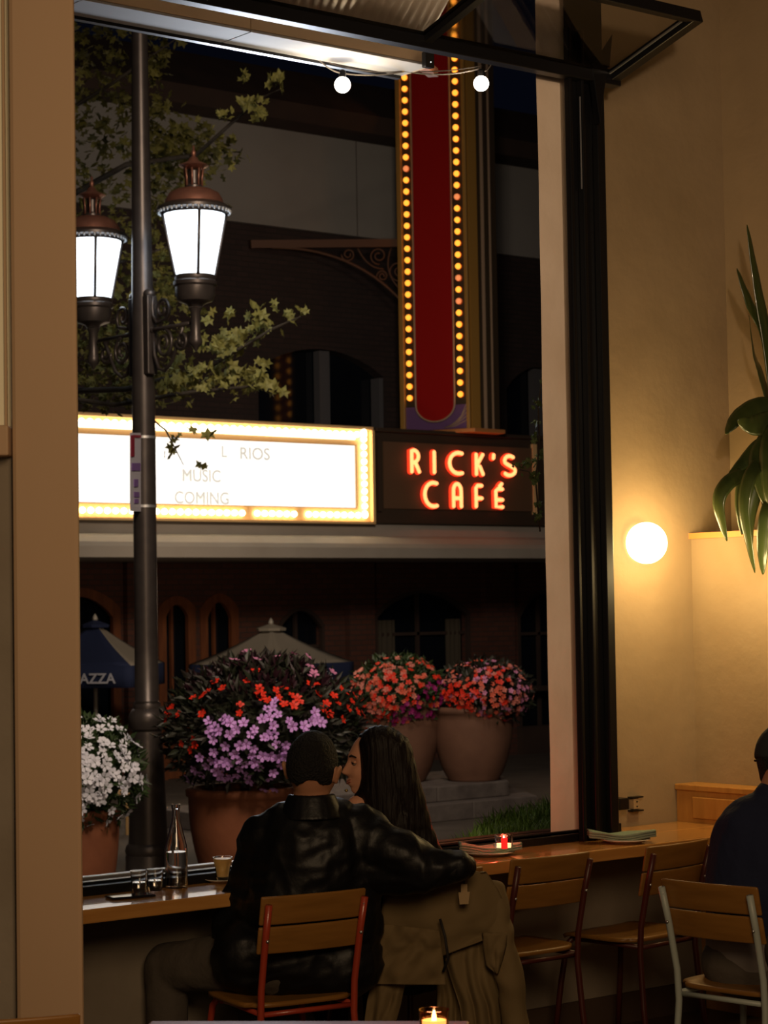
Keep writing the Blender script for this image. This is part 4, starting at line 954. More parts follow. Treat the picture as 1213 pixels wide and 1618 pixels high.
def head(mb, c, fwd, upv, S=1.0, fem=False):
    """skull and face; fwd = direction of the nose"""
    f = Vector(fwd).normalized(); u = Vector(upv); u = (u-f*u.dot(f)).normalized(); rgt = f.cross(u)
    seg, rings = 64, 56; vs = []; fs = []
    def pt(th, ph):
        x = math.cos(ph)*math.sin(th); y = math.cos(ph)*math.cos(th); z = math.sin(ph)
        px, py, pz = x*.075, y*(.094 if y > 0 else .100), z*.116
        if pz < 0:
            t = min(1, -pz/.116); px *= 1-.42*t**1.6 if py > 0 else 1-.30*t; 
            if py > 0: py += .030*t**1.1*(1-.25*t)
            else: py *= 1-.45*t
        if py > 0:
            nz = max(0, 1-abs((pz+.024)/.018)) if pz < -.024 else max(0, 1-(pz+.024)/.052)
            py += .027*g(px/(.010+.008*nz))*nz**1.15
            py += .005*g((pz-.034)/.012)*g(px/.05)
            py -= .012*g((abs(px)-.030)/.016)*g((pz-.012)/.013)
            py -= .006*g(px/.02)*g((pz+.040)/.005)
            py += .011*g(px/.022)*g((pz+.051)/.006)+.010*g(px/.020)*g((pz+.064)/.006)
            py -= .004*g(px/.03)*g((pz+.0575)/.0025)
            py += .011*g(px/.022)*g((pz+.094)/.016)
            py += .004*g((abs(px)-.042)/.02)*g((pz+.022)/.02)
        return c+(rgt*px+f*py+u*pz)*S
    vs.append(pt(0, -PI/2+.001))
    for i in range(1, rings):
        for k in range(seg): vs.append(pt(2*PI*k/seg, -PI/2+PI*i/rings))
    vs.append(pt(0, PI/2-.001)); Ln = len(vs)-1
    for k in range(seg): fs.append((0, 1+(k+1) % seg, 1+k)); fs.append((Ln, Ln-seg+k, Ln-seg+(k+1) % seg))
    for i in range(rings-2):
        for k in range(seg): a = 1+i*seg; fs.append((a+k, a+(k+1) % seg, a+seg+(k+1) % seg, a+seg+k))
    mb.add(vs, fs)
    for sd in (-1, 1):                    # ears
        e = c+(rgt*sd*.080+f*(-.004)+u*(-.012))*S
        capsule(mb, e+u*.018*S-f*.008*S+rgt*sd*.010, e-u*.018*S+rgt*sd*.001, .016*S, .010*S, .5, rgt)
    return f, u, rgt
def face_bits(parent, c, f, u, r, S=1.0, lip='lips'):
    for sd in (-1, 1):
        e = c+(r*sd*.030+f*.0745+u*.010)*S
        eb = MB(); eb.ball(e, .0115*S, 12, 8); ob = eb.build('eye', 'eye_white', parent, smooth='all')
        MB().ball(e+f*.0075*S, .0055*S, 10, 6).build('iris', 'brow', ob, smooth='all')
        chain(lid := MB(), [e+(r*-.013+u*.004+f*.004)*S, e+(u*.0055+f*.009)*S, e+(r*.013+u*.004+f*.004)*S], [.0055*S]*3); lid.build('eyelid', 'skin', parent, smooth='all')
        chain(lw := MB(), [e+(r*-.014+u*.001+f*.009)*S, e+(u*.003+f*.0125)*S, e+(r*.014+u*.001+f*.009)*S], [.0014*S]*3); lw.build('eyelashes', 'brow', parent, smooth='all')
        chain(bw := MB(), [e+(r*sd*-.016+u*.022+f*.016)*S, e+(r*sd*.002+u*.027+f*.014)*S, e+(r*sd*.022+u*.021+f*.001)*S], [.0035*S, .0035*S, .002*S]); bw.build('eyebrow', 'brow', parent, smooth='all')
    for dz, rr in ((-.0535, .0042), (-.0615, .0050)):
        lp = MB(); chain(lp, [c+(r*-.022+u*(dz+.006)+f*.094)*S, c+(u*dz+f*.1005)*S, c+(r*.022+u*(dz+.006)+f*.094)*S], [.002*S, rr*.85*S, .002*S]); lp.build('lip', lip, parent, smooth='all')
def hand(mb, wr, d, nrm, side=1, curl=.6, S=1.0):
    """palm and five fingers; d = direction of the fingers, nrm = back of the hand, side = +1 thumb on d x nrm side"""
    d = Vector(d).normalized(); n = Vector(nrm); n = (n-d*n.dot(d)).normalized(); s = d.cross(n)*side
    for k in (-1, 0, 1): capsule(mb, wr+s*k*.016*S, wr+d*.085*S+s*k*.026*S, .016*S, .014*S)
    for k, L in ((1.5, .070), (.5, .078), (-.5, .072), (-1.5, .058)):
        b = wr+d*.088*S+s*k*.021*S; a = 0; p = b; dd = d
        for j, (fr2, r_) in enumerate(((.42, .0095), (.32, .0085), (.26, .0075))):
            a += curl*(.5 if j == 0 else .9); dd = d*math.cos(a)-n*math.sin(a); q = p+dd*L*fr2*S*1.1
            capsule(mb, p, q, r_*S, r_*.9*S, seg=8); p = q
    b = wr+d*.02*S+s*.028*S; q = b+(d*.6+s*.75-n*.25).normalized()*.045*S; e = q+(d*.9+s*.25-n*.4*curl*2).normalized()*.035*S
    capsule(mb, b, q, .013*S, .0105*S, seg=8); capsule(mb, q, e, .0105*S, .009*S, seg=8)
def folds(sc_, amp, seed=0):
    def f(p):
        q = Vector((p.x*sc_+seed, p.y*sc_, p.z*sc_*.6)); return amp*(noise.noise(q)+.5*noise.noise(q*2.3)+.6*(1-abs(noise.noise(q*1.3+Vector((9, 9, 9))))*2)*.5)
    return f

# ---- man in black leather (seen from behind)
mn = thing('person', 'man with short black hair in a black leather jacket, arm round the woman', 'person', Vector((4.185, 5.76, 0)))
dm = 7.06
def m_(x, y, d=dm): return PD(x, y, d)
hc = m_(494, 1216, 7.03)
hf = (FH*1.0+RH*.30+ZZ*-.10).normalized()
bd = MB(); f_, u_, r_ = head(bd, hc, hf, ZZ+RH*.08, 1.06)
capsule(bd, m_(492, 1245, 7.02), m_(490, 1285, 7.05), .058, .066)
capsule(bd, m_(430, 1310), m_(560, 1305), .06, .06); capsule(bd, m_(490, 1320), m_(470, 1420), .12, .12, 1.2, RH); capsule(bd, m_(465, 1420), m_(460, 1500, 7.14), .115, .095, 1.15, RH)
ls, le, lw = m_(414, 1318), m_(370, 1450, 7.15), m_(378, 1500, 7.36)
rs_, re, rw = m_(592, 1316), m_(668, 1378, 7.0), m_(727, 1368, 7.0)
chain(bd, [ls, le, lw], [.05, .040, .028]); chain(bd, [rs_, re, rw], [.05, .040, .028])
hand(bd, lw, (lw-le), ZZ*.7-RH*.5, 1, .35); hand(bd, rw-RH*.03+FH*.03, (RH*.05+FH*.98-ZZ*.18), ZZ+RH*.1, -1, .45, .88)
kneeL, kneeR = Vector((4.02, 6.17, .50)), Vector((4.38, 6.17, .50))
hipL, hipR = m_(425, 1525, 7.07), m_(490, 1528, 7.12)
hipL += FH*.05; hipR += FH*.04
chain(bd, [hipL, kneeL, kneeL+Vector((-.02, -.03, -.40))], [.085, .058, .042]); chain(bd, [hipR, kneeR, kneeR+Vector((.02, -.03, -.40))], [.085, .058, .042])
body = blob(bd, 'body', 'skin_m', mn, .0065, 3)
# hair cap
hb = MB(); hcen = hc-f_*.012+u_*.018
hb.ball((0, 0, 0), (1, 1, 1), 28, 20)
hm = MB(); pts = []
for v in hb.v:
    p = hcen+(r_*v.x*.0825+f_*v.y*.104+u_*v.z*.110)
    lz_ = (p-hc).dot(u_); ly = (p-hc).dot(f_)
    lim = -.050+.010*math.sin((p-hc).dot(r_)*60) if ly < .0 else -.050+ly*1.15
    if lz_ < lim: p += u_*(lim-lz_); p = p+(hc-p)*.16
    pts.append(p)
hm.add(pts, hb.f); blob(hm, 'hair', 'short_hair', mn, .005, 2, lambda p: .0016*noise.noise(p*160))
# trousers, jacket
tr_ = MB(); chain(tr_, [m_(430, 1520, 7.07), kneeL, kneeL+Vector((-.02, -.03, -.40))], [.115, .078, .062]); chain(tr_, [m_(490, 1525, 7.12), kneeR, kneeR+Vector((.02, -.03, -.40))], [.115, .078, .062]); capsule(tr_, m_(415, 1525, 7.12), m_(505, 1528, 7.14), .115, .115)
blob(tr_, 'trousers', 'trousers', mn, .010, 4, folds(9, .008))
for kn, nm in ((kneeL, 0), (kneeR, 1)):
    fb = MB(); a_ = kn+Vector((0, -.03, -.44)); capsule(fb, Vector((a_.x, a_.y-.02, .045)), Vector((a_.x, a_.y+.06, .04)), .045, .04); fb.v = [Vector((v.x, v.y, max(v.z, .004))) for v in fb.v]; blob(fb, 'shoe', 'black_cloth', mn, .008, 2)
jk = MB()
capsule(jk, m_(430, 1318), m_(570, 1312), .078, .078, .9, FH); capsule(jk, m_(455, 1300), m_(528, 1296), .072, .070); capsule(jk, m_(494, 1340), m_(478, 1430), .155, .158, 1.2, RH); capsule(jk, m_(545, 1340), m_(556, 1460, 7.10), .10, .10)
capsule(jk, m_(452, 1350), m_(442, 1450, 7.10), .12, .13); capsule(jk, m_(395, 1508, 7.06), m_(545, 1518, 7.10), .125, .120); capsule(jk, m_(440, 1440, 7.09), m_(535, 1470, 7.12), .135, .130)
chain(jk, [m_(416, 1322), m_(396, 1380, 7.10), m_(370, 1450, 7.15), m_(372, 1474, 7.24)], [.074, .062, .066, .062])
capsule(jk, m_(366, 1462, 7.15), m_(378, 1492, 7.30), .070, .052)
chain(jk, [m_(578, 1324), m_(632, 1352, 7.02), m_(672, 1374, 7.0), m_(722, 1368, 7.0)], [.090, .078, .068, .046])
chain(jk, [m_(600, 1370), m_(665, 1386, 7.0)], [.085, .060])
def jd(p):
    q = p*7.0; n1_ = noise.noise(q+Vector((3, 1, 2))); n2_ = noise.noise(Vector((q.x*2.4, q.y*2.4, q.z*1.1)))
    n3_ = noise.noise(Vector((q.x*.8+q.z*1.9, q.y*.8, q.z*2.6-q.x*1.5))); return .010*n1_+.005*(1-2*abs(n2_))+.006*(1-2*abs(n3_))
jacket = blob(jk, 'leather_jacket', 'leather', mn, .009, 5, jd)
cl_ = MB()
for k in range(20):
    a0, a1 = 2*PI*k/20, 2*PI*(k+1)/20
    def cp(a, z, r, o): return m_(492, 1268, 7.03)+RH*math.cos(a)*r+FH*math.sin(a)*r*.9+ZZ*(z-.10*o*max(0, math.sin(a)))
    if 70 < math.degrees(a0) < 110: continue
    cl_.hexa([cp(a0, -.050, .112, 1), cp(a1, -.050, .112, 1), cp(a1, -.050, .080, 1), cp(a0, -.050, .080, 1)], [cp(a0, .030, .076, .6), cp(a1, .030, .076, .6), cp(a1, .030, .060, .6), cp(a0, .030, .060, .6)])
cob = blob(cl_, 'jacket_collar', 'leather', mn, .006, 3)
cf = MB(); ax = (re-rw).normalized(); capsule(cf, m_(733, 1369, 7.02), m_(714, 1371, 7.0), .042, .050); blob(cf, 'jacket_cuff', 'leather', mn, .006, 2, folds(30, .003))

# ---- woman, face in profile towards the man
wm = thing('person', 'woman with very long dark hair smiling at the man, face in profile', 'person', Vector((4.80, 5.92, 0)))
dw = 7.42
wc_ = PD(592, 1207, dw)
wf = (RH*-1.0+FH*-.20+ZZ*-.03).normalized(); wu = (ZZ+RH*.06).normalized()
bd = MB(); f_, u_, r_ = head(bd, wc_, wf, wu, .98, True)
def w_(x, y, d=dw): return PD(x, y, d)
chain(bd, [w_(594, 1240), w_(588, 1276)], [.046, .052])
capsule(bd, w_(560, 1292, 7.34), w_(640, 1300, 7.5), .050, .050); chain(bd, [w_(600, 1320), w_(625, 1400), w_(645, 1500, 7.46)], [.10, .095, .13], 1.15, RH)
capsule(bd, w_(566, 1275, 7.36), w_(600, 1300, 7.42), .042, .07)
a1_, a2_, a3_ = w_(556, 1296, 7.36), w_(520, 1370, 7.48), w_(565, 1365, 7.72); a3_.z = .805
chain(bd, [a1_, a2_, a3_], [.042, .034, .024]); hand(bd, a3_, RH*.6+FH*.7-ZZ*.05, ZZ, -1, .3, .9)
a1_, a2_, a3_ = w_(650, 1308, 7.5), w_(676, 1366, 7.62), w_(635, 1360, 7.86); a3_.z = .805
chain(bd, [a1_, a2_, a3_], [.042, .034, .024]); hand(bd, a3_, RH*-.3+FH*.9-ZZ*.05, ZZ, 1, .3, .9)
kL, kR = Vector((4.70, 6.17, .50)), Vector((4.92, 6.17, .50))
for k, hx in ((kL, 625), (kR, 670)): chain(bd, [w_(hx, 1520, 7.44), k, k+Vector((0, -.03, -.42)), k+Vector((0, .03, -.455))], [.085, .055, .036, .03])
wb = blob(bd, 'body', 'skin', wm, .0048, 1)
face_bits(wm, wc_, f_, u_, r_, .98)
tp_ = MB(); chain(tp_, [w_(606, 1335), w_(625, 1400), w_(645, 1505, 7.46)], [.112, .107, .145], 1.15, RH); blob(tp_, 'camisole', 'black_cloth', wm, .009, 3, folds(10, .004))
MB().tube([w_(572, 1272, 7.31), w_(574, 1290, 7.32), w_(590, 1320, 7.32)], .004, 6).build('shoulder_strap', 'black_cloth', wm, smooth='all')
sk = MB()
for k, hx in ((kL, 625), (kR, 670)): chain(sk, [w_(hx, 1520, 7.44), k, k+Vector((0, -.03, -.36))], [.105, .072, .055])
blob(sk, 'trousers', 'black_cloth', wm, .010, 3, folds(9, .006))
# hair: cap that leaves the face free, long fall down the back and a lock under the chin
hb = MB(); hb.ball((0, 0, 0), (1, 1, 1), 36, 28); pts = []
hcen = wc_-f_*.022+u_*.012
for v in hb.v:
    p = hcen+(r_*v.x*.090+f_*v.y*.108+u_*v.z*.118)
    ly = (p-wc_).dot(f_); lz_ = (p-wc_).dot(u_); lx = (p-wc_).dot(r_)
    lim = .018+.020*max(0, (lz_-.06)/.06)+(.05 if lz_ > .098 else 0)
    if lz_ < .088 and ly > lim: p -= f_*(ly-lim)
    pts.append(p)
hm = MB().add(pts, hb.f)
sidev = -FH                                # towards the camera
def h_(x, y, o=.0): return w_(x, y, dw-.09+o)
hm2 = [([(600, 1178), (606, 1235), (612, 1290)], [.070, .075, .08]), ([(622, 1185), (634, 1240), (655, 1300), (690, 1345)], [.062, .068, .055, .018]),
       ([(592, 1230), (578, 1252), (562, 1262)], [.045, .030, .012]), ([(600, 1250), (618, 1310), (650, 1345)], [.070, .07, .05]), ([(640, 1290), (668, 1330), (697, 1352)], [.060, .045, .012]), ([(588, 1262), (592, 1290), (612, 1325)], [.03, .035, .04]),
       ([(630, 1300), (645, 1380), (655, 1440)], [.075, .07, .04])]
for pp_, rr_ in hm2: chain(hm, [h_(x, y, .03) for x, y in pp_], rr_)
def hd(p):
    a = p.dot(RH); return .0013*math.sin(a*330+5*noise.noise(p*9))+.004*noise.noise(Vector((p.x*18, p.y*18, p.z*5)))
blob(hm, 'long_hair', 'hair', wm, .0055, 4, hd)
er = MB(); er.ball(w_(547, 1249, 7.30), .006, 10, 6); er.build('earring', 'brass', wm, smooth='all')

# ---- person in navy at the right edge
rp = thing('person', 'person in a navy shirt and dark cap seen from behind at the right edge', 'person', Vector((5.50, 4.78, 0)))
dr = 7.18
def n_(x, y, d=dr): return PD(x, y, d)
rh = n_(1238, 1205, 7.25); rf = (RH*.72+FH*.66-ZZ*.25).normalized()
bd = MB(); f_, u_, r_ = head(bd, rh, rf, ZZ, 1.05); capsule(bd, n_(1232, 1230), n_(1222, 1270), .056, .062)
capsule(bd, n_(1180, 1300), n_(1275, 1300), .06, .06); chain(bd, [n_(1225, 1310), n_(1210, 1420), n_(1195, 1510)], [.12, .11, .09], 1.1, RH)
sl_, el_, wl_ = n_(1176, 1300, 7.14), n_(1165, 1420, 7.2), n_(1235, 1450, 7.42)
sr_, er_, wr_ = n_(1290, 1300, 7.1), n_(1330, 1420, 7.1), n_(1330, 1430, 7.4)
chain(bd, [sl_, el_, wl_], [.05, .04, .028]); hand(bd, wl_, RH*.8+FH*.5, ZZ, 1, .4); chain(bd, [sr_, er_, wr_], [.05, .04, .028]); hand(bd, wr_, FH*.8+RH*.5, ZZ, -1, .4)
kk1, kk2 = Vector((5.90, 4.92, .50)), Vector((5.90, 4.62, .50))
for k, yy in ((kk1, 4.88), (kk2, 4.68)): chain(bd, [Vector((5.50, yy, .545)), k, k+Vector((-.02, 0, -.40)), k+Vector((.06, 0, -.455))], [.085, .058, .042, .035])
blob(bd, 'body', 'skin_m', rp, .008, 3)
sh = MB(); capsule(sh, n_(1192, 1312), n_(1270, 1312), .088, .088); chain(sh, [n_(1208, 1330), n_(1200, 1400), n_(1196, 1450)], [.155, .160, .150], 1.15, RH)
chain(sh, [n_(1178, 1312, 7.14), n_(1162, 1380, 7.18), n_(1158, 1428, 7.2), n_(1215, 1452, 7.38)], [.085, .075, .068, .045]); chain(sh, [sr_, er_, wr_], [.085, .068, .045]); capsule(sh, n_(1224, 1262), n_(1222, 1285), .068, .08); capsule(sh, n_(1175, 1340), n_(1160, 1440), .09, .09)
blob(sh, 'navy_shirt', 'navy_cloth', rp, .010, 5, folds(8, .010))
ts = MB(); chain(ts, [n_(1196, 1450), n_(1190, 1492)], [.135, .142], 1.15, RH); blob(ts, 'undershirt', 'tee', rp, .010, 3)
gp = MB(); capsule(gp, n_(1163, 1520), n_(1215, 1525), .118, .125)
for k, yy in ((kk1, 4.88), (kk2, 4.68)): chain(gp, [Vector((5.50, yy, .555)), k, k+Vector((-.02, 0, -.38))], [.105, .078, .06])
blob(gp, 'trousers', 'grey_pants', rp, .010, 4, folds(9, .006))
for k in (kk1, kk2):
    fb = MB(); capsule(fb, Vector((k.x-.03, k.y, .045)), Vector((k.x+.12, k.y, .04)), .045, .04); fb.v = [Vector((v.x, v.y, max(v.z, .004))) for v in fb.v]; blob(fb, 'shoe', 'black_cloth', rp, .008, 2)
cpm = MB(); hb = MB(); hb.ball((0, 0, 0), (1, 1, 1), 24, 16); pts = []
for v in hb.v:
    p = rh+u_*.02-f_*.01+(r_*v.x*.088+f_*v.y*.108+u_*v.z*.112); z = (p-rh).dot(u_)
    if z < -.005: p += u_*(-.005-z)
    pts.append(p)
cpm.add(pts, hb.f); capsule(cpm, rh+f_*.09+u_*.005, rh+f_*.15-u_*.005, .05, .05, .12, u_); blob(cpm, 'cap', 'cap', rp, .006, 3)
hh = MB(); capsule(hh, rh-f_*.05-u_*.01, rh-f_*.045-u_*.05, .062, .05); blob(hh, 'hair', 'short_hair', rp, .007, 2)
gl = MB(); gl.tube([rh+r_*-.085+f_*.05+u_*-.002, rh+r_*-.086-f_*.03+u_*-.004, rh+r_*-.055-f_*.085-u_*.012, rh-f_*.100-u_*.014, rh+r_*.055-f_*.085-u_*.012, rh+r_*.086-f_*.03], .004, 6); gl.build('cap_strap', 'black_cloth', rp, smooth='all')

# ================================================================== COAT DRAPED OVER THE SECOND CHAIR
co = thing('coat', 'olive coat with a pale tag draped over the back of the second chair', 'coat', Vector((4.80, 5.66, 0)))
def lerp_poly(P, t):
    n = len(P)-1; i = min(int(t*n), n-1); f = t*n-i; return P[i][0]*(1-f)+P[i+1][0]*f, P[i][1]*(1-f)+P[i+1][1]*f
def sheet(name, Lp, Rp, d0, bulge=.03, fold=.012, nf=6, nu=46, nv=50, m='coat', ph=0, dL=0, dR=0):
    def fn(u, v):
        a = lerp_poly(Lp, v); b = lerp_poly(Rp, v); x = a[0]*(1-u)+b[0]*u; y = a[1]*(1-u)+b[1]*u
        q = noise.noise(Vector((u*3+ph, v*3, ph))); q2 = noise.noise(Vector((u*7+v*3+ph, v*5, ph+4)))
        dd = -bulge*math.sin(PI*u)-fold*.75*math.sin(u*nf*PI+q*2.5+ph)*(.3+v)-.016*q-.005*q2+dL*(1-u)+dR*u
        return PD(x, y, d0+dd)
    return MB().grid(fn, nu, nv).build(name, m, co, smooth='all', solid=.005)
sheet('back_panel', [(622, 1388), (606, 1410), (602, 1450), (598, 1500), (588, 1552)], [(768, 1378), (786, 1405), (802, 1440), (803, 1462), (800, 1472)], 7.20, .05, .008, 5, ph=1)
sheet('shoulder_fold', [(622, 1388), (660, 1376), (700, 1374)], [(690, 1392), (720, 1388), (768, 1378)], 7.19, .02, .004, 2, nu=16, nv=10, ph=7)
sheet('front_flap', [(604, 1460), (596, 1510), (575, 1555)], [(694, 1470), (698, 1500), (704, 1556)], 7.13, .03, .010, 4, ph=2)
sheet('hem_panel', [(590, 1540), (580, 1580), (572, 1640), (570, 1700)], [(640, 1550), (632, 1590), (618, 1640), (610, 1700)], 7.16, .02, .012, 4, ph=3)
sheet('lower_panel', [(700, 1460), (704, 1520), (726, 1590), (742, 1700)], [(772, 1462), (775, 1510), (790, 1590), (790, 1700)], 7.22, .02, .014, 6, ph=4)
sheet('inner_panel', [(690, 1540), (690, 1600), (692, 1700)], [(750, 1470), (752, 1560), (755, 1700)], 7.30, .01, .014, 8, ph=6)
sv = MB(); chain(sv, [PD(778, 1410, 7.25), PD(786, 1470, 7.22), PD(802, 1530, 7.20), PD(812, 1590, 7.2), PD(820, 1680, 7.2)], [.045, .055, .050, .046, .040])
blob(sv, 'sleeve', 'coat', co, .008, 3, lambda p: .004*math.sin(p.z*45+5*noise.noise(p*8))+.007*noise.noise(Vector((p.x*16, p.y*16, p.z*7))))
sheet('cuff_tab', [(762, 1474), (764, 1500), (768, 1526), (784, 1538)], [(801, 1474), (799, 1495), (794, 1515), (786, 1538)], 7.16, .02, .004, 2, nu=12, nv=14, ph=9)
sbm = MB().tube([PD(695, 1452, 7.10), PD(703, 1480, 7.08), PD(708, 1515, 7.08), PD(700, 1535, 7.10)], .005, 6).build('cord', 'strap', co, smooth='all')
MB().tube([PD(731, 1384, 7.12), PD(733, 1393, 7.10), PD(733, 1402, 7.10)], .003, 6).build('hang_loop', 'strap', co, smooth='all')
tg = MB(); a, b, c_, d_ = [PD(x, y, 7.085) for x, y in ((724, 1410), (742, 1409), (740, 1428), (726, 1429))]
tg.prism([a, b, c_, d_], -FH*.003); tg.prism([PD(x, y, 7.085) for x, y in ((728, 1397), (738, 1397), (738, 1410), (728, 1410))], -FH*.002); tg.build('tag', 'tag_paper', co)

# ================================================================== ON THE COUNTER
CT = .771
def cup(t, c, prof, m, name='glass', seg=28, **k): return MB().lathe(prof, c, seg, cap=False).build(name, m, t, smooth=True, **k)
bp0 = PZ(279, 1402, CT); t = thing('water_bottle', 'clear glass swing neck bottle of water on the counter by the lamp post', 'bottle', bp0)
k_ = (bp0-CAM).dot(FWD)/FPX
def bz(py): return (1404-py)*k_
bo = [(0, 0), (17*k_, .001), (18*k_, .006), (18*k_, bz(1345)), (17*k_, bz(1338)), (12*k_, bz(1318)), (7.5*k_, bz(1300)), (6*k_, bz(1288)), (6*k_, bz(1281)), (7*k_, bz(1280)), (7*k_, bz(1274)), (5.5*k_, bz(1273))]
bi = [(r-.0028 if r > .004 else r, z+(.004 if i < 3 else 0)) for i, (r, z) in enumerate(bo)][::-1]
MB().lathe(bo+bi, bp0, 36, cap=False).build('bottle_glass', 'glass', t, smooth=True)
MB().lathe([(0.0, .007)]+[(max(r-.0032, .001), min(z+.006, bz(1348))) for r, z in bo[2:4]]+[(.001, bz(1348))], bp0, 32, cap=False).build('water', 'water', t, smooth=True)
for px, py, lab in ((220, 1410, 'small water glass on the counter, left of the pair by the bottle'), (245, 1407, 'small water glass on the counter, between the left glass and the bottle')):
    c = PZ(px, py, CT); t = thing('water_glass', lab, 'glass', c, group='water glasses'); kk = .0021
    cup(t, c, [(0, .0), (.022, 0), (.025, .012), (.027, .035), (.030, .072), (.028, .072), (.0245, .036), (.022, .014), (0, .012)], 'glass')
    MB().lathe([(0, .0135), (.0215, .0145), (.0238, .034), (0, .034)], c, 24, cap=False).build('water', 'water', t, smooth=True)
c = PZ(206, 1418, CT); t = thing('phone', 'black phone lying on the counter in front of the two glasses', 'phone', c, math.radians(-12))
MB().box((-.075, -.037, 0), (.075, .037, .008)).build('phone_body', 'phone', t, world=False, bevel=.003); MB().box((-.071, -.034, .008), (.071, .034, .0085)).build('screen', 'phone', t, world=False)
c = PZ(352, 1393, CT); t = thing('coffee_cup', 'ribbed glass of amber drink by the sleeve of the man in leather', 'cup', c)
cup(t, c+ZZ*.006, [(0, 0), (.020, 0), (.022, .008), (.026, .04), (.034, .078), (.032, .078), (.024, .04), (.020, .010), (0, .008)], 'glass')
MB().lathe([(0, .011), (.0195, .012), (.0238, .04), (.0315, .073), (0, .073)], c+ZZ*.006, 28, cap=False).build('drink', 'amber_drink', t, smooth=True)
t2 = thing('saucer', 'small saucer under the glass of amber drink', 'saucer', c); MB().lathe([(0, 0), (.04, 0), (.062, .009), (.060, .011), (.038, .003), (0, .003)], c, 32, cap=False).build('plate', 'plate', t2, smooth=True)
def napkin_plate(px, py, lab, lab2, nx0, nx1, ny):
    c = PZ(px, py, CT); t = thing('plate', lab, 'plate', c); MB().lathe([(0, 0), (.06, 0), (.098, .013), (.096, .016), (.058, .005), (0, .005)], c, 40, cap=False).build('dish', 'plate', t, smooth=True)
    n = thing('folded_napkin', lab2, 'napkin', c+ZZ*.014)
    a = PZ(nx0, ny, CT+.03); b = PZ(nx1, ny-2, CT+.03); u = (b-a).normalized(); s = ZZ.cross(u); L = (b-a).length
    def fn(o):
        def f(p, q): return a+u*(p*L)+s*((q-.5)*.085)+ZZ*(-.012+o+.012*(abs(p-.5)*2)**3+.004*math.sin(p*9+q*2)-.006*abs(q-.5))
        return f
    for o in (0, .009, .018): MB().grid(fn(o), 20, 6).build('fold', 'napkin', n, smooth='all', solid=.007)
napkin_plate(772, 1351, 'white plate on the counter beside the candle, under a folded napkin', 'folded grey green napkin on the plate beside the candle', 725, 823, 1340)
napkin_plate(988, 1331, 'white plate at the right end of the counter, under a folded napkin', 'folded green napkin on the plate near the black window frame', 929, 1034, 1320)
def votive(c, lab, red):
    t = thing('candle_holder', lab, 'candle', c)
    cup(t, c, [(0, 0), (.030, 0), (.032, .004), (.034, .052), (.031, .052), (.029, .008), (0, .007)], 'glass' if red else 'amber_glass')
    MB().lathe([(0, .008), (.026, .008), (.027, .024 if red else .03), (0, .023 if red else .029)], c, 24, cap=False).build('wax', 'wax', t, smooth=True)
    MB().lathe([(.001, .022), (.006, .030), (.004, .042), (.0005, .05)], c, 10).build('flame', 'flame', t, smooth=True)
    if red: MB().box(c+RH*-.012-FH*.0345+ZZ*.006, c+RH*.012-FH*.0335+ZZ*.046).build('red_label', 'red_glass', t)
    lamp('POINT', 'candle_light', c+ZZ*.065, .5 if not red else 2.2, (1, .22, .08) if not red else (1, .05, .025), .02)
votive(PZ(796, 1342, .80), 'small glass candle holder with red glow on the black sill behind the napkin', True)
# near table
nc = PZ(490, 1640, .75); tb = thing('near_table', 'table whose far edge shows along the bottom of the picture', 'table', (nc.x, nc.y, 0))
a = PZ(238, 1612.5, .75); b = PZ(742, 1612.5, .75); u = (b-a).normalized(); s = Vector((u.y, -u.x, 0)); s = s if s.dot(FH) < 0 else -s
pts = [a, b, b+s*.7, a+s*.7]; MB().prism([p-ZZ*.03 for p in pts], ZZ*.03).build('table_top', 'table', tb, bevel=.006)
mid = (a+b)/2+s*.35; MB().lathe([(.035, .04), (.035, .72)], (mid.x, mid.y, 0), 16).build('pedestal', 'black_metal', tb, smooth=True); MB().lathe([(.25, 0), (.25, .02), (.04, .045)], (mid.x, mid.y, 0), 32).build('foot', 'black_metal', tb, smooth=True)
votive(PZ(686, 1632, .75), 'glowing amber glass candle on the near table at the bottom edge', False)
c = PZ(345, 1640, .75); t = thing('napkin_bundle', 'crumpled pale napkin on the near table at the bottom edge', 'napkin', c); mb = MB(); mb.ball(c+ZZ*.012, (.05, .035, .011), 20, 12); blob(mb, 'cloth', 'tee', t, .004, 2, lambda p: .003*noise.noise(p*60))

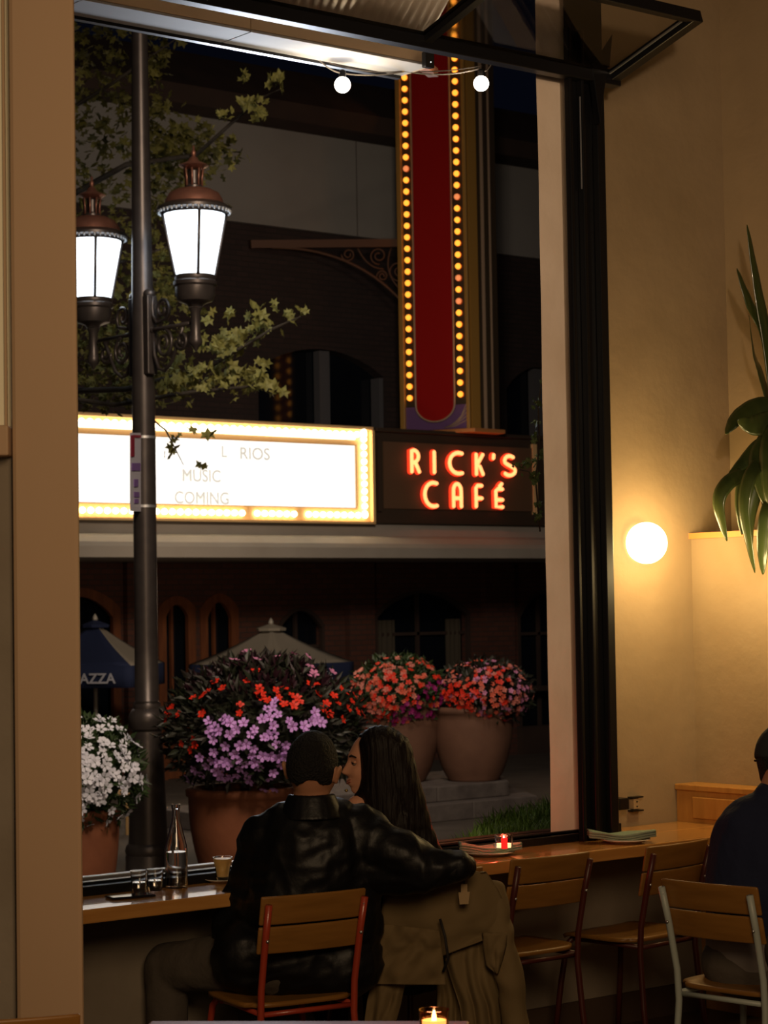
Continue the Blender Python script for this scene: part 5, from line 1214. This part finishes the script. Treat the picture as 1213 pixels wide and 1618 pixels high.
# ================================================================== PLANT ON THE LEDGE
pt_ = thing('potted_plant', 'broad leafed green plant on the ledge at the right edge', 'plant', (7.03, 5.97, 2.0))
def pl_(x, y, d): return PD(x, y, d)
dpl = 9.05
MB().lathe([(.09, 0), (.10, .02), (.12, .16), (.11, .16), (.10, .05)], (7.03, 5.97, 2.0), 28).build('pot', 'black_metal', pt_, smooth=True)
def bladeleaf(pts, wid, d=dpl, twist=0, cup_=.15):
    n = 14; P = [Vector(pl_(x, y, d+dd)) for x, y, dd in pts]
    def cr_pt(t):
        m = len(P)-1; i = min(int(t*m), m-1); f = t*m-i; p0 = P[max(i-1, 0)]; p1 = P[i]; p2 = P[i+1]; p3 = P[min(i+2, m)]
        return .5*((2*p1)+(p2-p0)*f+(2*p0-5*p1+4*p2-p3)*f*f+(-p0+3*p1-3*p2+p3)*f*f*f)
    def fn(u, v):
        c = cr_pt(v); e = .02; tg_ = (cr_pt(min(1, v+e))-cr_pt(max(0, v-e))).normalized(); sd = tg_.cross(FH)
        sd = sd.normalized() if sd.length > 1e-4 else RH; ang = twist*v+.25; sd = sd*math.cos(ang)+tg_.cross(sd)*math.sin(ang); nn = sd.cross(tg_)
        w_2 = wid*(math.sin(PI*min(1, v*.97+.02))**.75)*(1-.25*v); x = (u-.5)*2
        return c+sd*x*w_2+nn*(abs(x)*w_2*cup_+.03*wid*math.sin(v*40)*abs(x))
    return MB().grid(fn, 6, 26).build('leaf', 'plant', pt_, smooth='all', solid=.0015)
R_ = (1245, 640, .1)
for pts, wd_, tw_ in ([[(1228, 720, 0), (1215, 560, 0), (1198, 460, 0), (1180, 355, 0)], .030, .3], [[(1232, 700, .05), (1212, 540, .05), (1185, 480, 0), (1164, 424, 0)], .030, .4], [[(1235, 720, .1), (1205, 600, .1), (1192, 560, .05), (1183, 498, 0)], .022, 1.2],
        [[(1232, 640, 0), (1200, 640, 0), (1165, 660, -.03), (1146, 686, -.05)], .050, .5], [[(1238, 650, -.05), (1215, 665, -.08), (1190, 672, -.1), (1165, 664, -.12)], .055, -.4],
        [[(1240, 690, 0), (1205, 700, -.05), (1175, 730, -.08), (1150, 752, -.1)], .038, .3], [[(1230, 740, 0), (1165, 752, -.12), (1135, 790, -.16), (1148, 855, -.16)], .038, .4], [[(1235, 745, 0), (1185, 750, -.1), (1170, 790, -.14), (1172, 845, -.15)], .035, .2],
        [[(1240, 720, 0), (1195, 735, -.15), (1175, 800, -.2), (1192, 905, -.2)], .035, .5], [[(1242, 730, 0), (1210, 735, -.1), (1185, 810, -.15), (1186, 870, -.16)], .035, -.3],
        [[(1245, 760, 0), (1215, 800, -.2), (1205, 860, -.22), (1205, 908, -.22)], .036, .3], [[(1250, 640, 0), (1212, 700, -.1), (1200, 740, -.15), (1210, 800, -.18)], .06, .2], [[(1260, 620, 0), (1230, 560, 0), (1240, 480, 0), (1230, 420, 0)], .035, .2], [[(1245, 650, 0), (1222, 690, -.15), (1216, 760, -.2), (1222, 830, -.2)], .06, .6]):
    bladeleaf(pts, wd_, twist=tw_)
MB().tube([(7.03, 5.97, 2.05), Vector(pl_(1240, 760, dpl)), Vector(pl_(1240, 640, dpl))], .014, 8).build('stem', 'bark', pt_, smooth='all')
